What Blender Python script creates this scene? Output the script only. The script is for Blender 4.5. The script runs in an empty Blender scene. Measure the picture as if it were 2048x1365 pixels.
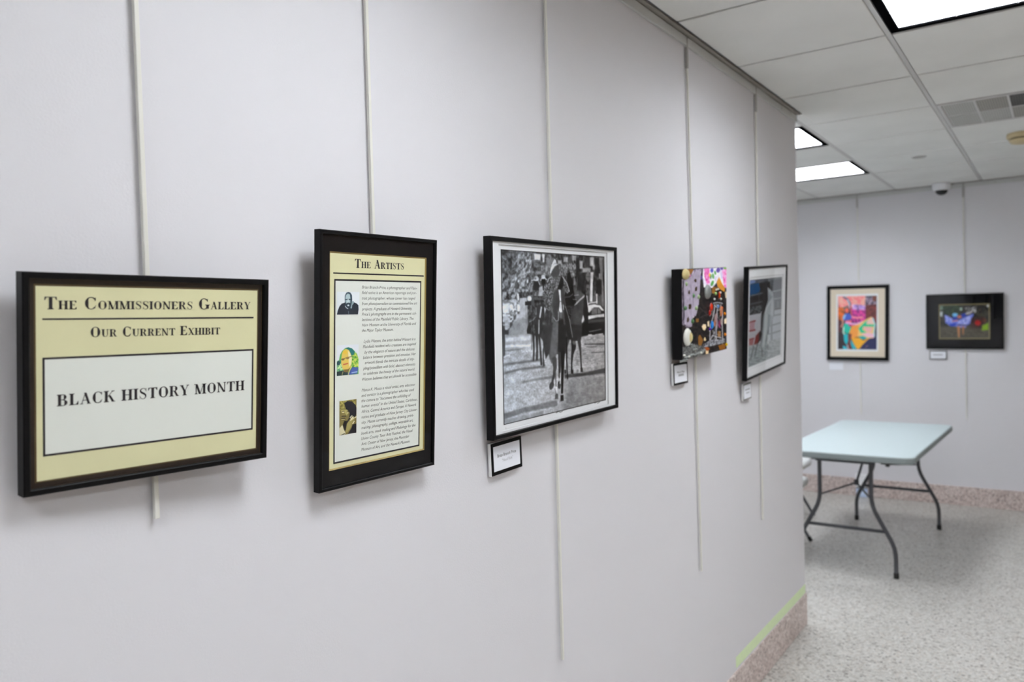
import bpy, bmesh, math, random
import numpy as np
from mathutils import Matrix, Vector

# ------------------------------------------------------------------ camera, world, exposure
SC = bpy.context.scene
COL = SC.collection
WALL_DIST, CAM_H, CEIL = 1.078, 1.580, 2.567      # camera to left wall, eye height, ceiling height
PITCH, ROLL, YAW = -0.0249, -0.0303, -0.60797
FOCAL_PX = 1578.5                                  # for a 2048 px wide frame

fw = Vector((math.sin(YAW) * math.cos(PITCH), math.cos(YAW) * math.cos(PITCH), math.sin(PITCH)))
rt = Vector((math.cos(YAW), -math.sin(YAW), 0.0))
up = rt.cross(fw)
rt2 = rt * math.cos(ROLL) + up * math.sin(ROLL)
up2 = -rt * math.sin(ROLL) + up * math.cos(ROLL)
cam_data = bpy.data.cameras.new('camera')
cam_data.sensor_width = 36.0
cam_data.lens = FOCAL_PX / 2048 * 36.0
cam_data.clip_start = 0.02
cam_data.dof.use_dof = True
cam_data.dof.focus_distance = 1.5
cam_data.dof.aperture_fstop = 4.0
cam = bpy.data.objects.new('camera', cam_data)
COL.objects.link(cam)
m = Matrix((rt2, up2, -fw)).transposed().to_4x4()
m.translation = Vector((WALL_DIST, 0, CAM_H))
cam.matrix_world = m
SC.camera = cam

world = bpy.data.worlds.new('world')
SC.world = world
world.use_nodes = True
world.node_tree.nodes['Background'].inputs[0].default_value = (0.80, 0.88, 1.0, 1)
world.node_tree.nodes['Background'].inputs[1].default_value = 0.05
SC.view_settings.view_transform = 'Standard'
SC.view_settings.look = 'None'
SC.view_settings.gamma = 1.0
SC.view_settings.use_curve_mapping = False
SC.view_settings.exposure = 0.16
LAMP_POWER = 21.0                                  # emission of each ceiling troffer's diffuser

# ------------------------------------------------------------------ material helpers
def s2l(c):
    c = np.asarray(c, float) / 255.0
    return np.where(c <= 0.04045, c / 12.92, ((c + 0.055) / 1.055) ** 2.4)

def rgb(r, g, b):
    return tuple(float(x) for x in s2l((r, g, b))) + (1.0,)

MATS = {}
def mat(name, col, rough=0.5, metal=0.0, spec=0.5, bump=None, noise=None, emit=None):
    """Principled material; bump=(scale, strength, distance), noise=(scale, amount) tints the base colour."""
    if name in MATS:
        return MATS[name]
    M = bpy.data.materials.new(name)
    M.use_nodes = True
    nt = M.node_tree
    b = nt.nodes['Principled BSDF']
    b.inputs['Base Color'].default_value = col
    b.inputs['Roughness'].default_value = rough
    b.inputs['Metallic'].default_value = metal
    b.inputs['Specular IOR Level'].default_value = spec
    tc = nt.nodes.new('ShaderNodeTexCoord')
    if noise:
        n = nt.nodes.new('ShaderNodeTexNoise')
        n.inputs['Scale'].default_value = noise[0]
        n.inputs['Detail'].default_value = 4
        r = nt.nodes.new('ShaderNodeValToRGB')
        r.color_ramp.elements[0].position = 0.3
        r.color_ramp.elements[1].position = 0.7
        k = noise[1]
        r.color_ramp.elements[0].color = tuple(c * (1 - k) for c in col[:3]) + (1,)
        r.color_ramp.elements[1].color = tuple(min(1, c * (1 + k)) for c in col[:3]) + (1,)
        nt.links.new(tc.outputs['Object'], n.inputs['Vector'])
        nt.links.new(n.outputs['Fac'], r.inputs['Fac'])
        nt.links.new(r.outputs['Color'], b.inputs['Base Color'])
    if bump:
        n = nt.nodes.new('ShaderNodeTexNoise')
        n.inputs['Scale'].default_value = bump[0]
        n.inputs['Detail'].default_value = 3
        bp = nt.nodes.new('ShaderNodeBump')
        bp.inputs['Strength'].default_value = bump[1]
        bp.inputs['Distance'].default_value = bump[2]
        nt.links.new(tc.outputs['Object'], n.inputs['Vector'])
        nt.links.new(n.outputs['Fac'], bp.inputs['Height'])
        nt.links.new(bp.outputs['Normal'], b.inputs['Normal'])
    if emit:
        b.inputs['Emission Color'].default_value = emit[0]
        b.inputs['Emission Strength'].default_value = emit[1]
    MATS[name] = M
    return M

def terrazzo(name, ground, chips, scale, rough):
    """Stone chips of several colours in a cement ground: two Voronoi layers."""
    M = bpy.data.materials.new(name)
    M.use_nodes = True
    nt = M.node_tree
    L = nt.links.new
    b = nt.nodes['Principled BSDF']
    b.inputs['Roughness'].default_value = rough
    tc = nt.nodes.new('ShaderNodeTexCoord')
    prev = None
    for k, (sc, th) in enumerate(((scale, 0.62), (scale * 2.3, 0.55))):
        v = nt.nodes.new('ShaderNodeTexVoronoi')
        v.inputs['Scale'].default_value = sc
        L(tc.outputs['Object'], v.inputs['Vector'])
        sep = nt.nodes.new('ShaderNodeSeparateColor')
        L(v.outputs['Color'], sep.inputs['Color'])
        ramp = nt.nodes.new('ShaderNodeValToRGB')
        ramp.color_ramp.interpolation = 'CONSTANT'
        els = ramp.color_ramp.elements
        while len(els) < len(chips):
            els.new(0.5)
        for i, (p, c) in enumerate(chips):
            els[i].position = p
            els[i].color = c
        L(sep.outputs[0], ramp.inputs['Fac'])
        mx = nt.nodes.new('ShaderNodeMix')
        mx.data_type = 'RGBA'
        lt = nt.nodes.new('ShaderNodeMath')
        lt.operation = 'LESS_THAN'
        lt.inputs[1].default_value = th
        L(v.outputs['Distance'], lt.inputs[0])
        L(lt.outputs[0], mx.inputs['Factor'])
        if prev is None:
            mx.inputs['A'].default_value = ground
        else:
            L(prev, mx.inputs['A'])
            half = nt.nodes.new('ShaderNodeMath')
            half.operation = 'MULTIPLY'
            half.inputs[1].default_value = 0.5
            L(lt.outputs[0], half.inputs[0])
            L(half.outputs[0], mx.inputs['Factor'])
        L(ramp.outputs['Color'], mx.inputs['B'])
        prev = mx.outputs['Result']
    n = nt.nodes.new('ShaderNodeTexNoise')
    n.inputs['Scale'].default_value = 2.2
    n.inputs['Detail'].default_value = 3
    L(tc.outputs['Object'], n.inputs['Vector'])
    mr = nt.nodes.new('ShaderNodeMapRange')
    mr.inputs['To Min'].default_value = 0.9
    mr.inputs['To Max'].default_value = 1.08
    L(n.outputs['Fac'], mr.inputs['Value'])
    mul = nt.nodes.new('ShaderNodeMix')
    mul.data_type = 'RGBA'
    mul.blend_type = 'MULTIPLY'
    mul.inputs['Factor'].default_value = 1.0
    L(prev, mul.inputs['A'])
    L(mr.outputs['Result'], mul.inputs['B'])
    L(mul.outputs['Result'], b.inputs['Base Color'])
    return M

def attr_mat(name, rough=0.45, spec=0.3):
    """Printed picture: ink colours are stored on the sheet itself."""
    M = bpy.data.materials.new(name)
    M.use_nodes = True
    nt = M.node_tree
    b = nt.nodes['Principled BSDF']
    b.inputs['Roughness'].default_value = rough
    b.inputs['Specular IOR Level'].default_value = spec
    a = nt.nodes.new('ShaderNodeAttribute')
    a.attribute_name = 'ink'
    nt.links.new(a.outputs['Color'], b.inputs['Base Color'])
    return M

def glazing():
    """Clear picture glass: mirror reflection growing towards grazing angles (Schlick), else see-through."""
    M = bpy.data.materials.new('picture_glass')
    M.use_nodes = True
    nt = M.node_tree
    nt.nodes.clear()
    out = nt.nodes.new('ShaderNodeOutputMaterial')
    tr = nt.nodes.new('ShaderNodeBsdfTransparent')
    gl = nt.nodes.new('ShaderNodeBsdfGlossy')
    gl.inputs['Roughness'].default_value = 0.0
    lw = nt.nodes.new('ShaderNodeLayerWeight')
    lw.inputs['Blend'].default_value = 0.5
    pw = nt.nodes.new('ShaderNodeMath')
    pw.operation = 'POWER'
    pw.inputs[1].default_value = 5.0
    ma = nt.nodes.new('ShaderNodeMath')
    ma.operation = 'MULTIPLY_ADD'
    ma.inputs[1].default_value = 0.92
    ma.inputs[2].default_value = 0.04
    mx = nt.nodes.new('ShaderNodeMixShader')
    L = nt.links.new
    L(lw.outputs['Facing'], pw.inputs[0])
    L(pw.outputs[0], ma.inputs[0])
    L(ma.outputs[0], mx.inputs[0])
    L(tr.outputs[0], mx.inputs[1])
    L(gl.outputs[0], mx.inputs[2])
    L(mx.outputs[0], out.inputs['Surface'])
    return M

M_WALL = mat('wall_paint', (0.725, 0.717, 0.748, 1), 0.55, bump=(240, 0.12, 0.002))
M_WALLDARK = mat('dim_wall_paint', (0.16, 0.155, 0.15, 1), 0.6, bump=(160, 0.3, 0.004))
M_WALLWARM = mat('warm_wall_paint', (0.50, 0.37, 0.28, 1), 0.6, bump=(240, 0.12, 0.002))
M_TILE = mat('ceiling_tile_fibre', (0.86, 0.87, 0.85, 1), 0.9, spec=0.1, bump=(260, 0.5, 0.003), noise=(3.0, 0.035))
M_TEE = mat('grid_metal', (0.66, 0.66, 0.65, 1), 0.5)
M_JOINT = mat('shadow_joint', (0.045, 0.036, 0.024, 1), 0.9, spec=0.0)  # dark colour puts the shade of the tile gaps into the material
M_RAIL = mat('rail_aluminium', (0.62, 0.63, 0.62, 1), 0.45, 0.1)
M_ANGLE = mat('wall_angle_metal', (0.34, 0.32, 0.29, 1), 0.6)
M_ROD = mat('rod_cream_enamel', rgb(228, 227, 219), 0.4)
M_HOOK = mat('hook_metal', (0.45, 0.44, 0.42, 1), 0.45, 0.3)
M_BLACK = mat('frame_black', (0.004, 0.004, 0.0045, 1), 0.42, spec=0.14)
M_BLACKMAT = mat('black_mat_board', (0.006, 0.006, 0.007, 1), 0.8, spec=0.05)
M_WHITEMAT = mat('white_mat_board', (0.88, 0.90, 0.92, 1), 0.7, spec=0.2)
M_CREAMMAT = mat('cream_mat_board', rgb(228, 216, 196), 0.7, spec=0.2)
M_GILT = mat('gilt_bevel', rgb(150, 128, 70), 0.5)
M_BOARD = mat('backing_board', (0.25, 0.2, 0.15, 1), 0.8)
M_INK = mat('black_ink', (0.020, 0.019, 0.024, 1), 0.6, spec=0.2)
M_GREYINK = mat('grey_ink', (0.13, 0.13, 0.12, 1), 0.6, spec=0.2)
M_PALEINK = mat('pale_ink', (0.42, 0.43, 0.46, 1), 0.6, spec=0.2)
M_FOAM = mat('foam_board', (0.82, 0.82, 0.82, 1), 0.7)
M_PAPER = mat('white_paper', (0.84, 0.86, 0.92, 1), 0.7, spec=0.2)
M_TAPE = mat('green_tape', rgb(222, 240, 196), 0.6, noise=(40, 0.03))
M_PLASTIC = mat('table_plastic', (0.50, 0.585, 0.605, 1), 0.45, bump=(300, 0.15, 0.002))
M_EDGE = mat('table_plastic_edge', (0.25, 0.29, 0.29, 1), 0.5)
M_STEEL = mat('grey_powder_coat', (0.058, 0.060, 0.068, 1), 0.45)
M_RUBBER = mat('black_rubber', (0.01, 0.01, 0.01, 1), 0.7)
M_SEAT = mat('chair_plastic', (0.80, 0.82, 0.82, 1), 0.4)
M_WHITEPL = mat('white_plastic', (0.90, 0.91, 0.94, 1), 0.4)
M_BLUEPL = mat('pale_blue_plastic', (0.55, 0.66, 0.86, 1), 0.4)
M_YELLOWED = mat('yellowed_plastic', rgb(206, 190, 150), 0.5)
M_DOME = mat('smoked_dome', (0.012, 0.012, 0.014, 1), 0.08)
M_PRINT = attr_mat('printed_picture')
M_GLASS = glazing()
M_CLEAR = bpy.data.materials.new('clear_pane_back')
M_CLEAR.use_nodes = True
M_CLEAR.node_tree.nodes.clear()
_o = M_CLEAR.node_tree.nodes.new('ShaderNodeOutputMaterial')
_t = M_CLEAR.node_tree.nodes.new('ShaderNodeBsdfTransparent')
M_CLEAR.node_tree.links.new(_t.outputs[0], _o.inputs['Surface'])
M_FLOOR = terrazzo('terrazzo_floor', (0.50, 0.49, 0.465, 1), [
    (0.0, (0.58, 0.565, 0.53, 1)), (0.34, (0.43, 0.41, 0.375, 1)), (0.55, (0.66, 0.645, 0.61, 1)),
    (0.72, (0.31, 0.28, 0.255, 1)), (0.84, (0.52, 0.47, 0.42, 1)), (0.93, (0.15, 0.13, 0.12, 1))], 85, 0.32)
M_BASE = terrazzo('terrazzo_base', (0.56, 0.47, 0.44, 1), [
    (0.0, (0.70, 0.60, 0.565, 1)), (0.3, (0.52, 0.42, 0.39, 1)), (0.55, (0.80, 0.73, 0.69, 1)),
    (0.75, (0.34, 0.25, 0.23, 1)), (0.9, (0.17, 0.12, 0.11, 1))], 100, 0.4)

# ------------------------------------------------------------------ object and mesh helpers
def link(name, me, material=None, parent=None, smooth=False):
    o = bpy.data.objects.new(name, me)
    COL.objects.link(o)
    if material is not None:
        me.materials.append(material)
    if parent is not None:
        o.parent = parent
    if smooth:
        for p in me.polygons:
            p.use_smooth = True
    return o

def tag(o, label, cat, group=None):
    o['label'] = label
    o['category'] = cat
    if group:
        o['group'] = group
    return o

def struct(o):
    o['kind'] = 'structure'
    return o

def thing(name, label, cat, matrix=None, group=None):
    o = bpy.data.objects.new(name, None)
    o.empty_display_size = 0.05
    COL.objects.link(o)
    if matrix is not None:
        o.matrix_world = matrix
    return tag(o, label, cat, group)

def mesh(name, v, f):
    me = bpy.data.meshes.new(name)
    me.from_pydata([tuple(p) for p in v], [], [tuple(q) for q in f])
    me.update()
    return me

def bm_box(bm, x0, x1, y0, y1, z0, z1, bevel=0.0, seg=2):
    vs = [bm.verts.new(p) for p in ((x0, y0, z0), (x1, y0, z0), (x1, y1, z0), (x0, y1, z0),
                                    (x0, y0, z1), (x1, y0, z1), (x1, y1, z1), (x0, y1, z1))]
    fs = [bm.faces.new([vs[i] for i in q]) for q in ((0, 3, 2, 1), (4, 5, 6, 7), (0, 1, 5, 4),
                                                    (1, 2, 6, 5), (2, 3, 7, 6), (3, 0, 4, 7))]
    if bevel > 0:
        es = {e for f in fs for e in f.edges}
        bmesh.ops.bevel(bm, geom=list(es), offset=bevel, segments=seg, affect='EDGES', profile=0.6)

def done(bm, name):
    me = bpy.data.meshes.new(name)
    bm.to_mesh(me)
    bm.free()
    return me

def box(name, x0, x1, y0, y1, z0, z1, material, parent=None, bevel=0.0, seg=2):
    bm = bmesh.new()
    bm_box(bm, x0, x1, y0, y1, z0, z1, bevel, seg)
    return link(name, done(bm, name), material, parent)

def tube(name, pts, rad, material, parent=None, n=12, fillet=0.0, squash=1.0):
    """Round tube along a polyline; inner corners are rounded with the given fillet."""
    P = [Vector(p) for p in pts]
    if fillet > 0 and len(P) > 2:
        Q = [P[0]]
        for a, b, c in zip(P, P[1:], P[2:]):
            d1, d2 = (a - b), (c - b)
            k = min(fillet, d1.length * 0.45, d2.length * 0.45)
            s, e = b + d1.normalized() * k, b + d2.normalized() * k
            for t in (0, 0.25, 0.5, 0.75, 1):
                Q.append(s.lerp(b, t).lerp(b.lerp(e, t), t))
        P = Q + [P[-1]]
    v, f = [], []
    ref = Vector((0, 1, 0))
    for i, p in enumerate(P):
        d = (P[min(i + 1, len(P) - 1)] - P[max(i - 1, 0)]).normalized()
        if abs(d.dot(ref)) > 0.95:
            ref = Vector((1, 0, 0))
        a = d.cross(ref).normalized()
        b = d.cross(a).normalized()
        for k in range(n):
            t = 2 * math.pi * k / n
            v.append(p + a * math.cos(t) * rad + b * math.sin(t) * rad * squash)
    for i in range(len(P) - 1):
        for k in range(n):
            f.append((i * n + k, i * n + (k + 1) % n, (i + 1) * n + (k + 1) % n, (i + 1) * n + k))
    f.append(tuple(range(n)))
    f.append(tuple((len(P) - 1) * n + k for k in reversed(range(n))))
    return link(name, mesh(name, v, f), material, parent, smooth=True)

def lathe(name, prof, material, parent=None, n=32, loc=(0, 0, 0), smooth=True):
    v, f = [], []
    for r, z in prof:
        for k in range(n):
            t = 2 * math.pi * k / n
            v.append((loc[0] + r * math.cos(t), loc[1] + r * math.sin(t), loc[2] + z))
    for i in range(len(prof) - 1):
        for k in range(n):
            f.append((i * n + k, i * n + (k + 1) % n, (i + 1) * n + (k + 1) % n, (i + 1) * n + k))
    f.append(tuple(reversed(range(n))))
    f.append(tuple((len(prof) - 1) * n + k for k in range(n)))
    return link(name, mesh(name, v, f), material, parent, smooth)

def ring_frame(name, w, h, prof, material, parent, z0=0.0):
    """Mitred rectangular moulding. prof: (inset from outer edge, local y) going round the section. x right, z up."""
    v, f = [], []
    n = len(prof)
    for sx, sz in ((-1, -1), (1, -1), (1, 1), (-1, 1)):
        for a, y in prof:
            v.append((sx * (w / 2 - a), y, z0 + h / 2 + sz * (h / 2 - a)))
    for c in range(4):
        d = (c + 1) % 4
        for k in range(n):
            j = (k + 1) % n
            f.append((c * n + k, d * n + k, d * n + j, c * n + j))
    me = mesh(name, v, f)
    bm = bmesh.new()
    bm.from_mesh(me)
    bmesh.ops.recalc_face_normals(bm, faces=bm.faces)
    bm.to_mesh(me)
    bm.free()
    return link(name, me, material, parent)

def pane(name, w, h, y, z0, parent, thick=0.002):
    """Glass sheet: the front face carries the reflection, the others are clear."""
    bm = bmesh.new()
    bm_box(bm, -w / 2, w / 2, y, y + thick, z0, z0 + h)
    bm.faces.ensure_lookup_table()
    for fc in bm.faces:
        fc.material_index = 0 if fc.normal.y < -0.5 or fc.calc_center_median().y < y + 1e-6 else 1
    me = done(bm, name)
    o = link(name, me, M_GLASS, parent)
    me.materials.append(M_CLEAR)
    return o

# ------------------------------------------------------------------ the room
WALL_END, BACK = 4.082, 7.19
X0, X1, Y0, Y1 = -3.2, 4.2, -4.0, 10.5
struct(box('floor', X0, X1, Y0, Y1, -0.12, 0.0, M_FLOOR))
struct(box('wall_left', X0, 0.0, Y0, WALL_END, 0.0, CEIL + 0.1, M_WALL))
struct(box('wall_alcove', X0 - 0.1, X0, WALL_END, BACK, 0.0, CEIL + 0.1, M_WALL))
struct(box('wall_back', X0 - 0.1, 0.94, BACK, BACK + 0.16, 0.0, CEIL + 0.1, M_WALL))
struct(box('wall_right', X1, X1 + 0.1, Y0, Y1, 0.0, CEIL + 0.1, M_WALLWARM))
struct(box('wall_front', X0, X1, Y0 - 0.1, Y0, 0.0, CEIL + 0.1, M_WALLDARK))
struct(box('wall_corridor', 0.7, X1, Y1, Y1 + 0.1, 0.0, CEIL + 0.1, M_WALLDARK))
struct(box('baseboard_left', -0.3, 0.006, Y0, WALL_END + 0.010, 0.0, 0.158, M_BASE, bevel=0.002, seg=1))
struct(box('baseboard_back', X0, 0.95, BACK - 0.018, BACK + 0.01, 0.0, 0.150, M_BASE, bevel=0.002, seg=1))

# ceiling: a slab, the lay-in tiles below it and the tees between them
ceiling = struct(box('ceiling', X0 - 0.1, X1 + 0.1, Y0 - 0.1, Y1 + 0.1, CEIL + 0.16, CEIL + 0.22, M_TILE))
PX, PY = -0.638, 3.140              # one grid crossing
T = 0.6096
LAMPS = []                          # (i, j) grid cells that hold a troffer instead of a tile
for i, j in ((2, -1), (2, -4), (2, -7), (0, 2), (0, 4), (-3, 3), (5, -1), (5, -4), (5, -7), (5, 2)):  # alcove, rear and right-column lights are unseen, added to light the room
    LAMPS.append((i, j))
VENT = (2, 2)
tile_me = {}
def ceiling_tile(x0, x1, y0, y1):
    key = (round(x1 - x0, 4), round(y1 - y0, 4))
    if key not in tile_me:
        bm = bmesh.new()
        w, d = key[0] - 0.022, key[1] - 0.015
        bm_box(bm, -w / 2, w / 2, -d / 2, d / 2, 0.0, 0.016, 0.0015, 1)
        tile_me[key] = done(bm, 'ceiling_tile')
        tile_me[key].materials.append(M_TILE)
    o = bpy.data.objects.new('ceiling_tile', tile_me[key])
    COL.objects.link(o)
    o.location = ((x0 + x1) / 2, (y0 + y1) / 2, CEIL)
    o.parent = ceiling
rest = bmesh.new()
for i in range(-5, 9):
    for j in range(-13, 13):
        x0, x1 = max(PX + (i - 1) * T + T, X0), min(PX + i * T + T, X1)
        y0, y1 = PY + j * T, PY + j * T + T
        in_left_block = x1 < 0.01 and y1 <= WALL_END + 0.05
        if x1 - x0 < 0.05 or in_left_block or (i, j) in LAMPS or (i, j) == VENT:
            continue
        if x0 < 0 and y0 < WALL_END:
            if x1 > 0.3:
                x0 = 0.022
            else:
                y0 = WALL_END + 0.004
        if y0 < BACK < y1:
            if x1 < 1.3:
                y1 = BACK - 0.02
        if y0 > BACK - 0.03 and x1 < 1.3:
            continue
        if y1 - y0 < 0.04 or x1 - x0 < 0.04:
            continue
        if i == 1 and j == 1:
            ceiling_tile(-0.029, 0.044, WALL_END + 0.004, y1)
        if -2 <= i <= 3 and -3 <= j:
            if j <= 6:
                ceiling_tile(x0, x1, y0, y1)
                continue
        bm_box(rest, x0 + 0.011, x1 - 0.011, y0 + 0.004, y1 - 0.004, CEIL, CEIL + 0.016)
ro = link('ceiling_tiles_beyond', done(rest, 'ceiling_tiles_beyond'), M_TILE, ceiling)
ro['kind'] = 'stuff'
for i in range(-4, 9):
    x = PX + i * T
    if x < X0 or x > X1:
        continue
    ya = Y0 if x > 0 else WALL_END
    yb = BACK if x < 1.2 else Y1
    box('main_tee', x - 0.0080, x + 0.0080, ya, yb, CEIL + 0.001, CEIL + 0.012, M_TEE, ceiling)
    box('tee_shadow_strip', x - 0.014, x + 0.014, ya, yb, CEIL + 0.013, CEIL + 0.020, M_JOINT, ceiling)  # flat dark strip standing in for the shadow lines beside each tee
for j in range(-11, 13):
    y = PY + j * T
    xa = X0 if y > WALL_END else 0.02
    if y > BACK:
        xa = 1.2
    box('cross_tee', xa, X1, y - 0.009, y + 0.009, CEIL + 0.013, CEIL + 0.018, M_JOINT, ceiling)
# wall angle and the picture rails
struct(box('trim_1', 0.0, 0.024, Y0, WALL_END + 0.004, CEIL - 0.001, CEIL + 0.004, M_ANGLE))
struct(box('trim_2', X0, 0.94, BACK - 0.024, BACK, CEIL - 0.001, CEIL + 0.004, M_ANGLE))

def rail(name, label, matrix, length):
    r = thing(name, label, 'rail', matrix)
    bm = bmesh.new()
    bm_box(bm, 0, length, -0.009, 0, 0.0, 0.033, 0.0015, 1)
    link('rail_face', done(bm, 'rail_face'), M_RAIL, r)
    box('rail_lip', 0, length, -0.011, -0.009, 0.0, 0.005, M_RAIL, r)
    box('screw', length - 0.27, length - 0.262, -0.0105, -0.009, 0.012, 0.020, M_HOOK, r, 0.002)
    return r
WALLM = Matrix(((0, -1, 0, 0), (1, 0, 0, 0), (0, 0, 1, 0), (0, 0, 0, 1)))     # local x along the wall, local -y into the room
rail('picture_rail', 'pale aluminium picture rail along the top of the long near wall',
     Matrix.Translation((0, Y0, CEIL - 0.037)) @ WALLM, WALL_END - Y0)
rail('picture_rail', 'pale picture rail along the top of the far wall',
     Matrix.Translation((X0, BACK, CEIL - 0.037)), 0.94 - X0)

# ------------------------------------------------------------------ ceiling fixtures
M_LAMP = mat('lit_diffuser', (0.9, 0.95, 1.0, 1), 0.6, emit=((0.935, 0.965, 1.0, 1), LAMP_POWER))
M_LOUVER = mat('louver_white', (0.94, 0.95, 0.96, 1), 0.35)
M_TRIM = mat('troffer_black', (0.004, 0.004, 0.0045, 1), 0.9, spec=0.0)
LAMP_LABEL = {(2, -1): 'square recessed ceiling light with black trim nearest the camera',
              (0, 2): 'recessed ceiling light just past the end of the near wall',
              (0, 4): 'recessed ceiling light closest to the far wall, beside the dome camera',
              (2, -4): 'recessed ceiling light out of view above the title sign',
              (2, -7): 'added recessed ceiling light out of view behind the camera near the sign wall',
              (-3, 3): 'added recessed ceiling light out of view deep in the alcove',
              (5, -1): 'added recessed ceiling light out of view to the right, beside the nearest visible one',
              (5, -4): 'added recessed ceiling light out of view to the right of the camera',
              (5, 2): 'added recessed ceiling light out of view to the right, past the air vent',
              (5, -7): 'added recessed ceiling light out of view behind the camera to the right'}
def troffer(i, j):
    x0, y0 = PX + i * T, PY + j * T
    cx, cy = x0 + T / 2, y0 + T / 2
    label = LAMP_LABEL[i, j]
    t = thing('ceiling_light', label, 'ceiling light', Matrix.Translation((cx, cy, CEIL)), 'recessed ceiling lights')
    a, b, dz = 0.293, 0.266, 0.052
    v, f = [], []
    for r, z in ((a, 0.0), (b + 0.002, 0.0), (b, 0.002), (b, 0.007), (a, 0.007)):
        for sx, sy in ((-1, -1), (1, -1), (1, 1), (-1, 1)):
            v.append((sx * r, sy * r, z))
    for k in range(5):
        for c in range(4):
            n = (k + 1) % 5
            f.append((k * 4 + c, k * 4 + (c + 1) % 4, n * 4 + (c + 1) % 4, n * 4 + c))
    link('trim', mesh('trim', v, f), M_TRIM, t)
    v, f = [], []
    for r, z in ((b + 0.001, 0.007), (b + 0.001, dz), (b + 0.006, dz), (b + 0.006, 0.007)):
        for sx, sy in ((-1, -1), (1, -1), (1, 1), (-1, 1)):
            v.append((sx * r, sy * r, z))
    for k in range(4):
        for c in range(4):
            n = (k + 1) % 4
            f.append((k * 4 + c, k * 4 + (c + 1) % 4, n * 4 + (c + 1) % 4, n * 4 + c))
    link('reflector', mesh('reflector', v, f), M_LOUVER, t)
    box('diffuser', -b, b, -b, b, 0.046, 0.05, M_LAMP, t)
    box('lamp_cover', -a, a, -a, a, 0.0505, 0.060, M_TRIM, t)
    for s in (-1, 1):
        q = s * b / 3
        box('louver_blade', q - 0.002, q + 0.002, -b, b, 0.003, 0.044, M_LOUVER, t)
        box('louver_blade', -b, b, q - 0.002, q + 0.002, 0.003, 0.044, M_LOUVER, t)
    return t
for ij in LAMPS:
    troffer(*ij)

def perforated(name, col, hole):
    M = bpy.data.materials.new(name)
    M.use_nodes = True
    nt = M.node_tree
    b = nt.nodes['Principled BSDF']
    b.inputs['Roughness'].default_value = 0.6
    tc = nt.nodes.new('ShaderNodeTexCoord')
    v = nt.nodes.new('ShaderNodeTexVoronoi')
    v.inputs['Scale'].default_value = 95
    v.inputs['Randomness'].default_value = 0.0
    r = nt.nodes.new('ShaderNodeValToRGB')
    r.color_ramp.elements[0].position = 0.28
    r.color_ramp.elements[1].position = 0.34
    r.color_ramp.elements[0].color = hole
    r.color_ramp.elements[1].color = col
    nt.links.new(tc.outputs['Object'], v.inputs['Vector'])
    nt.links.new(v.outputs['Distance'], r.inputs['Fac'])
    nt.links.new(r.outputs['Color'], b.inputs['Base Color'])
    return M
M_PERF = perforated('perforated_grey', (0.52, 0.53, 0.51, 1), (0.30, 0.30, 0.28, 1))
M_PERFDIRTY = perforated('perforated_dirty', (0.40, 0.39, 0.36, 1), (0.20, 0.19, 0.17, 1))
M_PERFDARK = perforated('perforated_dark', (0.10, 0.10, 0.095, 1), (0.03, 0.03, 0.03, 1))
vx, vy = PX + VENT[0] * T, PY + VENT[1] * T
vent = thing('ceiling_vent', 'square perforated air vent in the ceiling grid', 'vent', Matrix.Translation((vx + T / 2, vy + T / 2, CEIL)))
ring_v, ring_f = [], []
for r, z in ((0.293, -0.001), (0.278, -0.003), (0.274, 0.006), (0.293, 0.006)):
    for sx, sy in ((-1, -1), (1, -1), (1, 1), (-1, 1)):
        ring_v.append((sx * r, sy * r, z))
for k in range(4):
    for c in range(4):
        n = (k + 1) % 4
        ring_f.append((k * 4 + c, k * 4 + (c + 1) % 4, n * 4 + (c + 1) % 4, n * 4 + c))
link('vent_frame', mesh('vent_frame', ring_v, ring_f), M_TEE, vent)
cw = 0.548 / 4
for c in range(4):
    for r_ in range(2):
        mm = (M_PERF, M_PERFDIRTY, M_PERFDARK, M_PERFDIRTY)[c] if r_ == 0 else (M_PERF, M_PERF, M_PERFDIRTY, M_PERF)[c]
        xa = -0.274 + c * cw
        ya = -0.274 + r_ * 0.274
        box('perforated_panel', xa + 0.005, xa + cw - 0.005, ya + 0.004, ya + 0.270, 0.001, 0.004, mm, vent)
box('vent_backing', -0.276, 0.276, -0.276, 0.276, 0.005, 0.008, M_TEE, vent)
for c in range(1, 4):
    box('divider_bar', -0.274 + c * cw - 0.005, -0.274 + c * cw + 0.005, -0.274, 0.274, -0.001, 0.005, M_TEE, vent)
box('divider_bar', -0.274, 0.274, -0.004, 0.004, -0.0005, 0.005, M_TEE, vent)

sd = thing('smoke_detector', 'yellowed round smoke detector on the ceiling past the vent', 'smoke detector', Matrix.Translation((0.905, 5.40, CEIL)))
lathe('base', [(0.070, 0.0), (0.073, -0.006), (0.073, -0.024), (0.066, -0.028)], M_YELLOWED, sd)
lathe('sensor_slot', [(0.052, -0.026), (0.052, -0.036)], M_RUBBER, sd)
lathe('cap', [(0.062, -0.034), (0.062, -0.040), (0.052, -0.054), (0.030, -0.060), (0.004, -0.061)], M_YELLOWED, sd)
box('indicator', 0.03, 0.036, -0.003, 0.003, -0.062, -0.055, M_RUBBER, sd)

sp = thing('sprinkler_cover', 'flat grey sprinkler cover plate in the ceiling', 'sprinkler', Matrix.Translation((0.335, 5.75, CEIL)))
M_COVER = mat('cover_plate', (0.42, 0.42, 0.40, 1), 0.5)
lathe('cover_plate', [(0.042, 0.001), (0.042, -0.003), (0.036, -0.006), (0.002, -0.006)], M_COVER, sp)
lathe('rim', [(0.046, 0.001), (0.046, -0.001), (0.042, -0.0015)], M_TEE, sp)

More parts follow.
